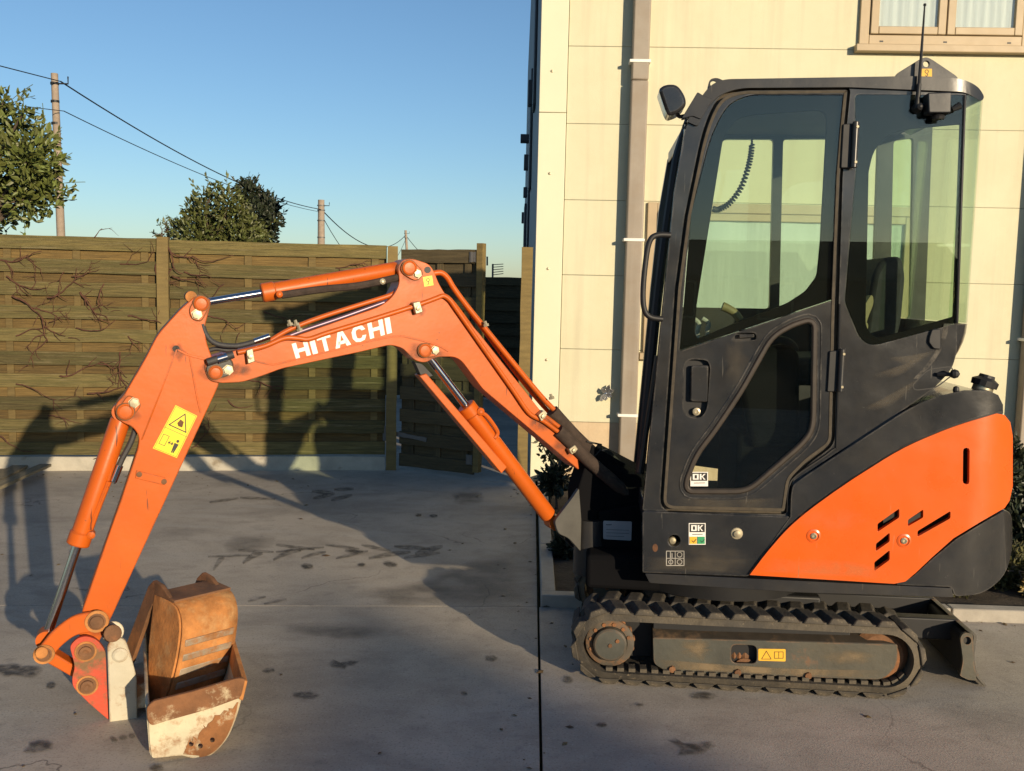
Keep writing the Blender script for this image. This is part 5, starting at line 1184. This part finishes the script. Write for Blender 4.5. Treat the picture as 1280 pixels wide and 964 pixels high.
# ---- bucket link
link_poly = rounded([(46, 814, 6), (52, 806, 4), (66, 788, 14), (92, 769, 14), (118, 765, 8), (131, 770, 6), (132, 783, 6), (122, 790, 6), (95, 793, 14), (76, 808, 8), (63, 824, 5), (52, 826, 5)], 4, 5)
for v_ in (NB - .022, BV + BH + .004):
    lk = plate('bucket_link', orange, BF, link_poly, v_, .018, ex, bev=.004)
    if v_ < BV:
        for x, y, r in ((121, 777, .030), (55, 818, .026)):
            lathe('link_pin', rustdark, BF.px(x, y, v_), -BF.v, [(-.03, r), (.004, r), (.006, r * .8), (.012, r * .72), (.013, r * .3)], lk, 16)
            lathe('pin_collar', rust, BF.px(x, y, v_), -BF.v, [(0, r * 1.35), (.004, r * 1.3), (.004, r)], lk, 20)
rod('link_shaft', rust, BF.px(52, 816, NB - .05), BF.px(52, 816, BV + BH + .06), .020, ex, 16)
bm = bmesh.new()
plate('push_link', orange, BF, rounded([(50, 812, 5), (60, 812, 5), (96, 834, 4), (92, 848, 5), (82, 842), (50, 824, 5)], 4), NB + .03, .065, ex, bev=.004)
# ---- coupler and wide bucket
for v_ in (NB - .030, BV + BH + .012):
    hitch = plate('coupler', red_worn, BF, rounded([(87, 808, 5), (96, 798, 8), (108, 795, 6), (122, 800, 6), (132, 814, 6), (134, 862), (135.5, 900, 2), (112, 880), (91, 859, 6), (90, 847, 6), (94, 834, 8)], 4, 4), v_, .018, ex, bev=.004)
    if v_ < BV:
        for x, y in ((107, 814.5), (109, 857)):
            lathe('coupler_pin', rustdark, BF.px(x, y, v_), -BF.v, [(-.03, .030), (.004, .030), (.004, .021), (.014, .021), (.016, .012), (.012, .004)], hitch, 18)
            lathe('pin_ring', rust, BF.px(x, y, v_), -BF.v, [(0, .037), (.003, .036), (.003, .030)], hitch, 20)
for y in (814.5, 857): rod('coupler_shaft', rustdark, BF.px(107, y, NB - .03), BF.px(107, y, BV + BH + .03), .024, ex, 16)
bk = None
NP = 3.150; FP = 4.05           # near and far end plates of the wide bucket
bk_out = rounded([(184, 884, 6), (192, 877, 5), (240, 866), (296, 850, 6), (305, 850, 4), (306, 856, 4), (298, 884, 6), (290, 910, 10), (281, 928, 10), (264, 945, 10), (246, 950, 8), (228, 944, 5), (200, 947, 3), (190, 948, 4), (187, 925, 2), (186, 905, 2)], 3, 4)
# shell of the bucket (u, z) from the near end plate
sh = [BF.uz(x, y, NP) for x, y in ((184, 884), (186, 905), (188, 930), (190, 944), (200, 946), (228, 944), (246, 949), (264, 943), (281, 926), (290, 908), (298, 884), (305, 853))]
bm = bmesh.new(); rows = []
shs = spline([Vector((a, b, 0)) for a, b in sh], 3)
for p in shs: rows.append([bm.verts.new(BF.w(p.x, NP + .008 + (FP - NP - .016) * k / 5, p.y)) for k in range(6)])
for i in range(len(rows) - 1):
    for k in range(5): bm.faces.new((rows[i][k], rows[i][k + 1], rows[i + 1][k + 1], rows[i + 1][k]))
n_in = Vector((0, 0, .010)) + BF.u * .002
bmesh.ops.recalc_face_normals(bm, faces=bm.faces)
bucket = finish(bm, 'wide_bucket', worn_cream, ex, 0, 40)
sd = bucket.modifiers.new('wall', 'SOLIDIFY'); sd.thickness = .010; sd.offset = 0
ep = plate('end_plate', worn_cream, BF, bk_out, NP, .014, bucket, [circ(239, 930, 3.2, 10), circ(250.5, 932.5, 3.2, 10), circ(265.5, 925, 3.2, 10)], bev=.003)
dv_ = FP - NP
bm = flat_bm([bk_out])
for q in bm.verts: q.co = BF.px(q.co.x, q.co.y, NP) + BF.v * dv_
thicken(bm, BF.v * .014); finish(bm, 'end_plate', rustdark, bucket, .003)
plate('wear_edge', mat('chipped_rust', (.20, .085, .032), .8, var=.4, scale=10, bump=.3, wear=(.62, .52, .33), wear_amt=.565, wear_scale=6), BF, rounded([(183, 885, 6), (191, 877, 5), (240, 865), (297, 848, 6), (308, 849, 5), (302, 872, 3), (270, 884, 10), (240, 893, 10), (207, 902), (189, 908, 5), (184, 900, 4)], 3), NP - .016, .016, bucket, bev=.003)
lip0, lip1 = BF.px(301, 851, NP), BF.px(308, 849, NP)
bm = bmesh.new(); fr_ = [BF.loc(BF.px(x, y, NP)) for x, y in ((303, 848), (309, 849), (303, 874), (298, 872))]
a_ = [bm.verts.new(BF.w(p.x, NP - .016, p.z)) for p in fr_]; bm.faces.new(a_); thicken(bm, BF.v * (dv_ + .03)); finish(bm, 'cutting_edge', rust, bucket, .003)
# hanger plates of the bucket
for v_ in (NB - .052, BV + BH + .034):
    plate('bucket_ear', cream_clean, BF, rounded([(134, 806, 6), (143, 797, 6), (156, 799, 6), (163, 818, 6), (171, 848, 4), (172, 909, 2), (137, 910, 2)], 4), v_, .020, bucket, bev=.004)
lathe('ear_pin', cream_clean, BF.px(150, 818.5, NB - .052), -BF.v, [(-.02, .026), (.006, .026), (.010, .018), (.010, .003)], bucket, 18)
rod('ear_shaft', rustdark, BF.px(141, 792, NB - .06), BF.px(141, 792, BV + BH + .06), .03, bucket, 16)
rod('ear_tube', cream_clean, BF.px(141, 790, BV), BF.px(141, 790, BV + BH + .10), .038, bucket, 20)
ub_ = BF.uz(172, 880, NB - .052)[0]; us_ = BF.uz(187, 915, NP)[0]
if us_ > ub_ - .02: box('ear_bridge', worn_cream, BF, ub_ - .02, us_ + .004, NB - .045, BV + BH + .045, .03, .12, bucket, .006)
plate('rust_patch', mat('rusty_cream', (.27, .11, .035), .8, var=.4, scale=14, bump=.3, wear=(.60, .50, .32), wear_amt=.56, wear_scale=11), BF, [(x_ + random.uniform(-3.2, 3.2) * min(1, k_, 25 - k_), y_ + random.uniform(-4.5, 4.5) * min(1, k_, 25 - k_)) for k_, (x_, y_) in enumerate([tuple(Vector((229, 943)).lerp(Vector((298, 878)), t_ / 25) + Vector((-6, -2)) * math.sin(math.pi * t_ / 25)) for t_ in range(26)])] + rounded([(297, 884), (289.5, 909, 10), (280.5, 927, 10), (264, 943.5, 10), (246, 948.5, 8)], 4)[2:-1], NP - .0025, .003, bucket, [circ(239, 930, 3.2, 10), circ(250.5, 932.5, 3.2, 10), circ(265.5, 925, 3.2, 10)], bev=0)

# ---- narrow trench bucket standing inside the wide one
c0 = BF.w(BF.loc(BF.px(250, 850, NP + .28)).x - .015, NP + .33, 0)
TB = Fr(47)
oc = Vector((c0.x, c0.y, 0)); base_z = .05
tb = thing('trench_bucket', (oc.x, oc.y, base_z), 'narrow rusty digging bucket standing upright inside the wide bucket', 'bucket')
Wb, Hb = .215, .40
def tp(u, d, z): return oc + TB.u * u + TB.v * d + Vector((.98, .2, 0)) * (z * .20 - .02) + Vector((0, 0, base_z + z * .92))
side = spline([(.00, .0), (-.03, .10), (-.035, .22), (-.015, .33), (.03, .385), (.09, .40)], 4)      # (depth, height) of the curved back, towards the camera
sidep = [(p.x, p.y) for p in side]
bm = bmesh.new(); rows = [[bm.verts.new(tp(-Wb / 2 + Wb * k / 4, d, z)) for k in range(5)] for d, z in sidep]
for i in range(len(rows) - 1):
    for k in range(4): bm.faces.new((rows[i][k], rows[i][k + 1], rows[i + 1][k + 1], rows[i + 1][k]))
bmesh.ops.recalc_face_normals(bm, faces=bm.faces)
shl = finish(bm, 'shell', rust, tb, 0, 50); md = shl.modifiers.new('wall', 'SOLIDIFY'); md.thickness = .010
outl = sidep + [(.20, .40), (.16, .20), (.08, .0)]
for s in (-1, 1):
    bm = bmesh.new(); bm.faces.new([bm.verts.new(tp(s * (Wb / 2 + .006), d + .004, z + .003)) for d, z in outl]); thicken(bm, TB.u * -.012 * s); finish(bm, 'side_plate', rust, tb, .002)
for k, z in enumerate((.055, .105, .16, .215, .27)):
    d = -.035 + (.018 if z < .08 else 0) + (.004 if z > .25 else 0)
    bm = bmesh.new(); 
    for i in range(2): pass
    vs_ = []
    bm2 = bmesh.new()
    def bx3(u0, u1, d0, d1, z0, z1):
        q = [bm.verts.new(tp(u, d_, z_)) for z_ in (z0, z1) for d_ in (d0, d1) for u in (u0, u1)]
        for f in ((0, 1, 5, 4), (2, 6, 7, 3), (0, 4, 6, 2), (1, 3, 7, 5), (4, 5, 7, 6), (0, 2, 3, 1)): bm.faces.new([q[i] for i in f])
    bx3(-Wb / 2 + .012, Wb / 2 - .012, d - .012, d + .01, z - .014, z + .014); bm2.free()
    finish(bm, 'wear_strip', mat('worn_steel', (.30, .24, .17), .6, metal=.2, var=.3, scale=14, wear=(.34, .15, .05), wear_amt=.5, wear_scale=9), tb, .004)
bm = bmesh.new()
def bx4(u0, u1, d0, d1, z0, z1):
    q = [bm.verts.new(tp(u, d_, z_)) for z_ in (z0, z1) for d_ in (d0, d1) for u in (u0, u1)]
    for f in ((0, 1, 5, 4), (2, 6, 7, 3), (0, 4, 6, 2), (1, 3, 7, 5), (4, 5, 7, 6), (0, 2, 3, 1)): bm.faces.new([q[i] for i in f])
bx4(-Wb / 2 - .004, Wb / 2 + .004, .06, .20, .402, .414); finish(bm, 'top_plate', rustdark, tb, .003)
for s in (-.112, .085):
    bm = bmesh.new(); bm.faces.new([bm.verts.new(tp(s, d, z * (1 if s < 0 else .975))) for d, z in ((.10, .414), (.17, .445), (.235, .45), (.262, .42), (.335, .14), (.325, .075), (.285, .07), (.262, .11), (.215, .33), (.185, .405))]); thicken(bm, TB.u * .016); finish(bm, 'hanger_ear', rustdark, tb, .003)

# ---- grease, dust and smears on the machine
grease = stain_mat('grease', (.09, .034, .014), .6, 40); dustf = stain_mat('dust_film', (.13, .105, .07), .28, 12); dusto = stain_mat('orange_dust', (.60, .20, .055), .38, 14); mudf = stain_mat('dried_mud', (.22, .16, .09), .8, 18)
ORG = ex.location.copy()
for k, (x, y, rx, ry) in enumerate(((512, 338, 20, 17), (533, 441, 24, 15), (272, 464, 24, 16), (300, 462, 14, 10), (676, 528, 18, 12), (706, 560, 18, 14), (520, 386, 12, 12))):
    decal('grease_stain', grease, BF, blob(x, y, rx, ry, 200 + k, .2), NB - .0012, boom, .4)
for k, (x, y, rx, ry) in enumerate(((250, 383, 16, 18), (160, 511, 18, 17), (222, 440, 11, 12), (124, 780, 17, 20), (262, 458, 8, 14))):
    decal('grease_stain', grease, BF, blob(x, y, rx, ry, 230 + k, .25), SN - .0012, stick, .35)
decal('dust_film', dusto, MF, [(944, 715), (1000, 719), (1060, 722), (1112, 725), (1118, 712), (1060, 700), (1000, 698), (962, 697)], SV - .0133, cover)
decal('dust_film', dusto, MF, blob(1040, 650, 46, 16, 250, .3), SV - .0133, cover, .2)
decal('dust_film', dustf, MF, [(806, 713), (870, 716), (930, 718), (948, 698), (870, 694), (806, 696)], SV + .0025, ex)
decal('dust_film', dustf, MF, blob(880, 690, 50, 14, 252, .3), SV + .0022, ex, .2)
decal('dust_film', dustf, MF, [(842, 634), (900, 637), (976, 639), (976, 622), (900, 624), (846, 622)], CV - .0155, door)
decal('dust_film', dustf, MF, blob(920, 455, 16, 34, 253, .3), CV - .0135, door, .2)
for k, (x, y, a, ln, wd) in enumerate(((1090, 470, -.35, 70, 7), (1080, 512, -.5, 80, 8), (1110, 448, -.15, 60, 6))):
    m_ = mark(x, y, ln * math.cos(a), ln * math.sin(a), wd, 6); decal('wipe_smear', dustf, MF, m_, CV - .0012 - .0002 * k, cab, .5)
decal('dried_mud', mudf, MF, [(822, 836), (900, 841), (1000, 846), (1100, 848), (1110, 838), (1000, 836), (900, 830), (820, 824)], TV + .0335, ex)
decal('dried_mud', mudf, MF, blob(870, 812, 26, 10, 255, .4), TV + .0335, ex, .2); decal('dried_mud', mudf, MF, blob(1060, 822, 34, 10, 256, .4), TV + .0335, ex, .2)

# ================================================================== houses behind the camera (seen in the cab glass, one throws a soft shadow on the yard)
brick_m = mat('house_brick', (.22, .11, .07), .9, var=.2, scale=20)
tile_m = mat('roof_tile', (.10, .055, .04), .85, var=.2, scale=8)
def house(name, label, c, deg, u0, u1, half, eave, ridge, chimneys, wins):
    """ridge along the local u axis of a frame turned by deg about c"""
    F = Fr(deg); c = Vector((c[0], c[1], 0)); W = lambda u, v, z: c + F.w(u, v, z)
    root = thing(name, (c.x, c.y, -.05), label, 'house')
    bm = bmesh.new(); bm.faces.new([bm.verts.new(W(u0, a, z)) for a, z in ((-half, -.05), (half, -.05), (half, eave), (0, ridge - .12), (-half, eave))]); thicken(bm, F.u * (u1 - u0)); finish(bm, 'wall', brick_m, root, 0, 0)
    k = (ridge - eave) / half; roofs = []
    for s in (-1, 1):
        bm = bmesh.new(); ov = .35
        bm.faces.new([bm.verts.new(W(*p)) for p in ((u0 - .2, 0, ridge), (u1 + .2, 0, ridge), (u1 + .2, s * (half + ov), eave - k * ov), (u0 - .2, s * (half + ov), eave - k * ov))])
        thicken(bm, Vector((0, 0, -.11))); roofs.append(finish(bm, 'roof', tile_m, root, 0, 0))
    def bx(name, mt, u, v, z, parent, bev=0):
        bm = bmesh.new(); vs_ = [bm.verts.new(W(a, b_, d)) for d in z for b_ in v for a in u]
        for f in ((0, 1, 5, 4), (2, 6, 7, 3), (0, 4, 6, 2), (1, 3, 7, 5), (4, 5, 7, 6), (0, 2, 3, 1)): bm.faces.new([vs_[i] for i in f])
        return finish(bm, name, mt, parent, bev)
    for cu, cw, ch in chimneys: bx('chimney', brick_m, (cu - cw / 2, cu + cw / 2), (-.3, .3), (ridge - .4, ridge + ch), roofs[0], .01)
    for wu, wz in wins:
        wo = bx('window', wframe_m, (wu - .55, wu + .55), (half + .002, half + .05), (wz - .6, wz + .6), root)
        bx('window_pane', pane_dark, (wu - .47, wu + .47), (half + .05, half + .06), (wz - .52, wz + .52), wo)
pane_dark = mat('dark_pane', (.02, .022, .025), .08, var=.1)
house('brick_house', 'brick house with steep tiled gable roof across the yard behind the photographer', (16.35, -23.0), 90, -11, 0, 4.6, 2.6, 6.46, ((-6, .8, .5),), ((-3, 1.5), (-6, 1.5), (-9, 1.5)))
house('brick_garage', 'long low brick garage beside the brick house behind the photographer', (-1, -26.5), 0, -8.0, 10.5, 3.0, 2.3, 3.45, (), ((-6, 1.4), (-2, 1.4), (2, 1.4), (5, 1.4)))

# ================================================================== litter: dry leaf scraps and grit blown over the slabs
ORG = Vector((0, 0, 0)); rs = random.Random(77); bm = bmesh.new()
for i in range(260):
    if i < 90: x, y = rs.uniform(.3, 4.5), KV - abs(rs.gauss(0, .12)) - .01 - .035 * 0
    elif i < 150: x, y = jx(3) + rs.gauss(0, .1), rs.uniform(2.6, 7.5)
    elif i < 190: x, y = rs.uniform(-4, -1.2), rs.uniform(7.2, 7.7)
    else: x, y = rs.uniform(-3, 3.2), rs.uniform(2.7, 7)
    if i < 90: y -= (x - 2.3) * math.tan(R(2))
    s = rs.uniform(.004, .013) if i % 3 else rs.uniform(.012, .026); a = rs.uniform(0, 6.28); h = .003 + s * .25
    c = Vector((x, y, 0)); d = Vector((math.cos(a), math.sin(a), 0)); n = Vector((-d.y, d.x, 0))
    q = [bm.verts.new(c + d * s * p + n * s * k + Vector((0, 0, z))) for p, k, z in ((-1, 0, .002), (0, .55, .002 + h * .5), (1, .1, .003), (.1, -.5, .002))]; t_ = bm.verts.new(c + Vector((0, 0, h)))
    for k in range(4): bm.faces.new((q[k], q[(k + 1) % 4], t_))
lit = finish(bm, 'leaf_litter', leaf_mat('litter', (.10, .065, .03)), None, 0, 0); lit['kind'] = 'stuff'; lit['label'] = 'dry leaf scraps and grit scattered over the concrete'; lit['category'] = 'litter'
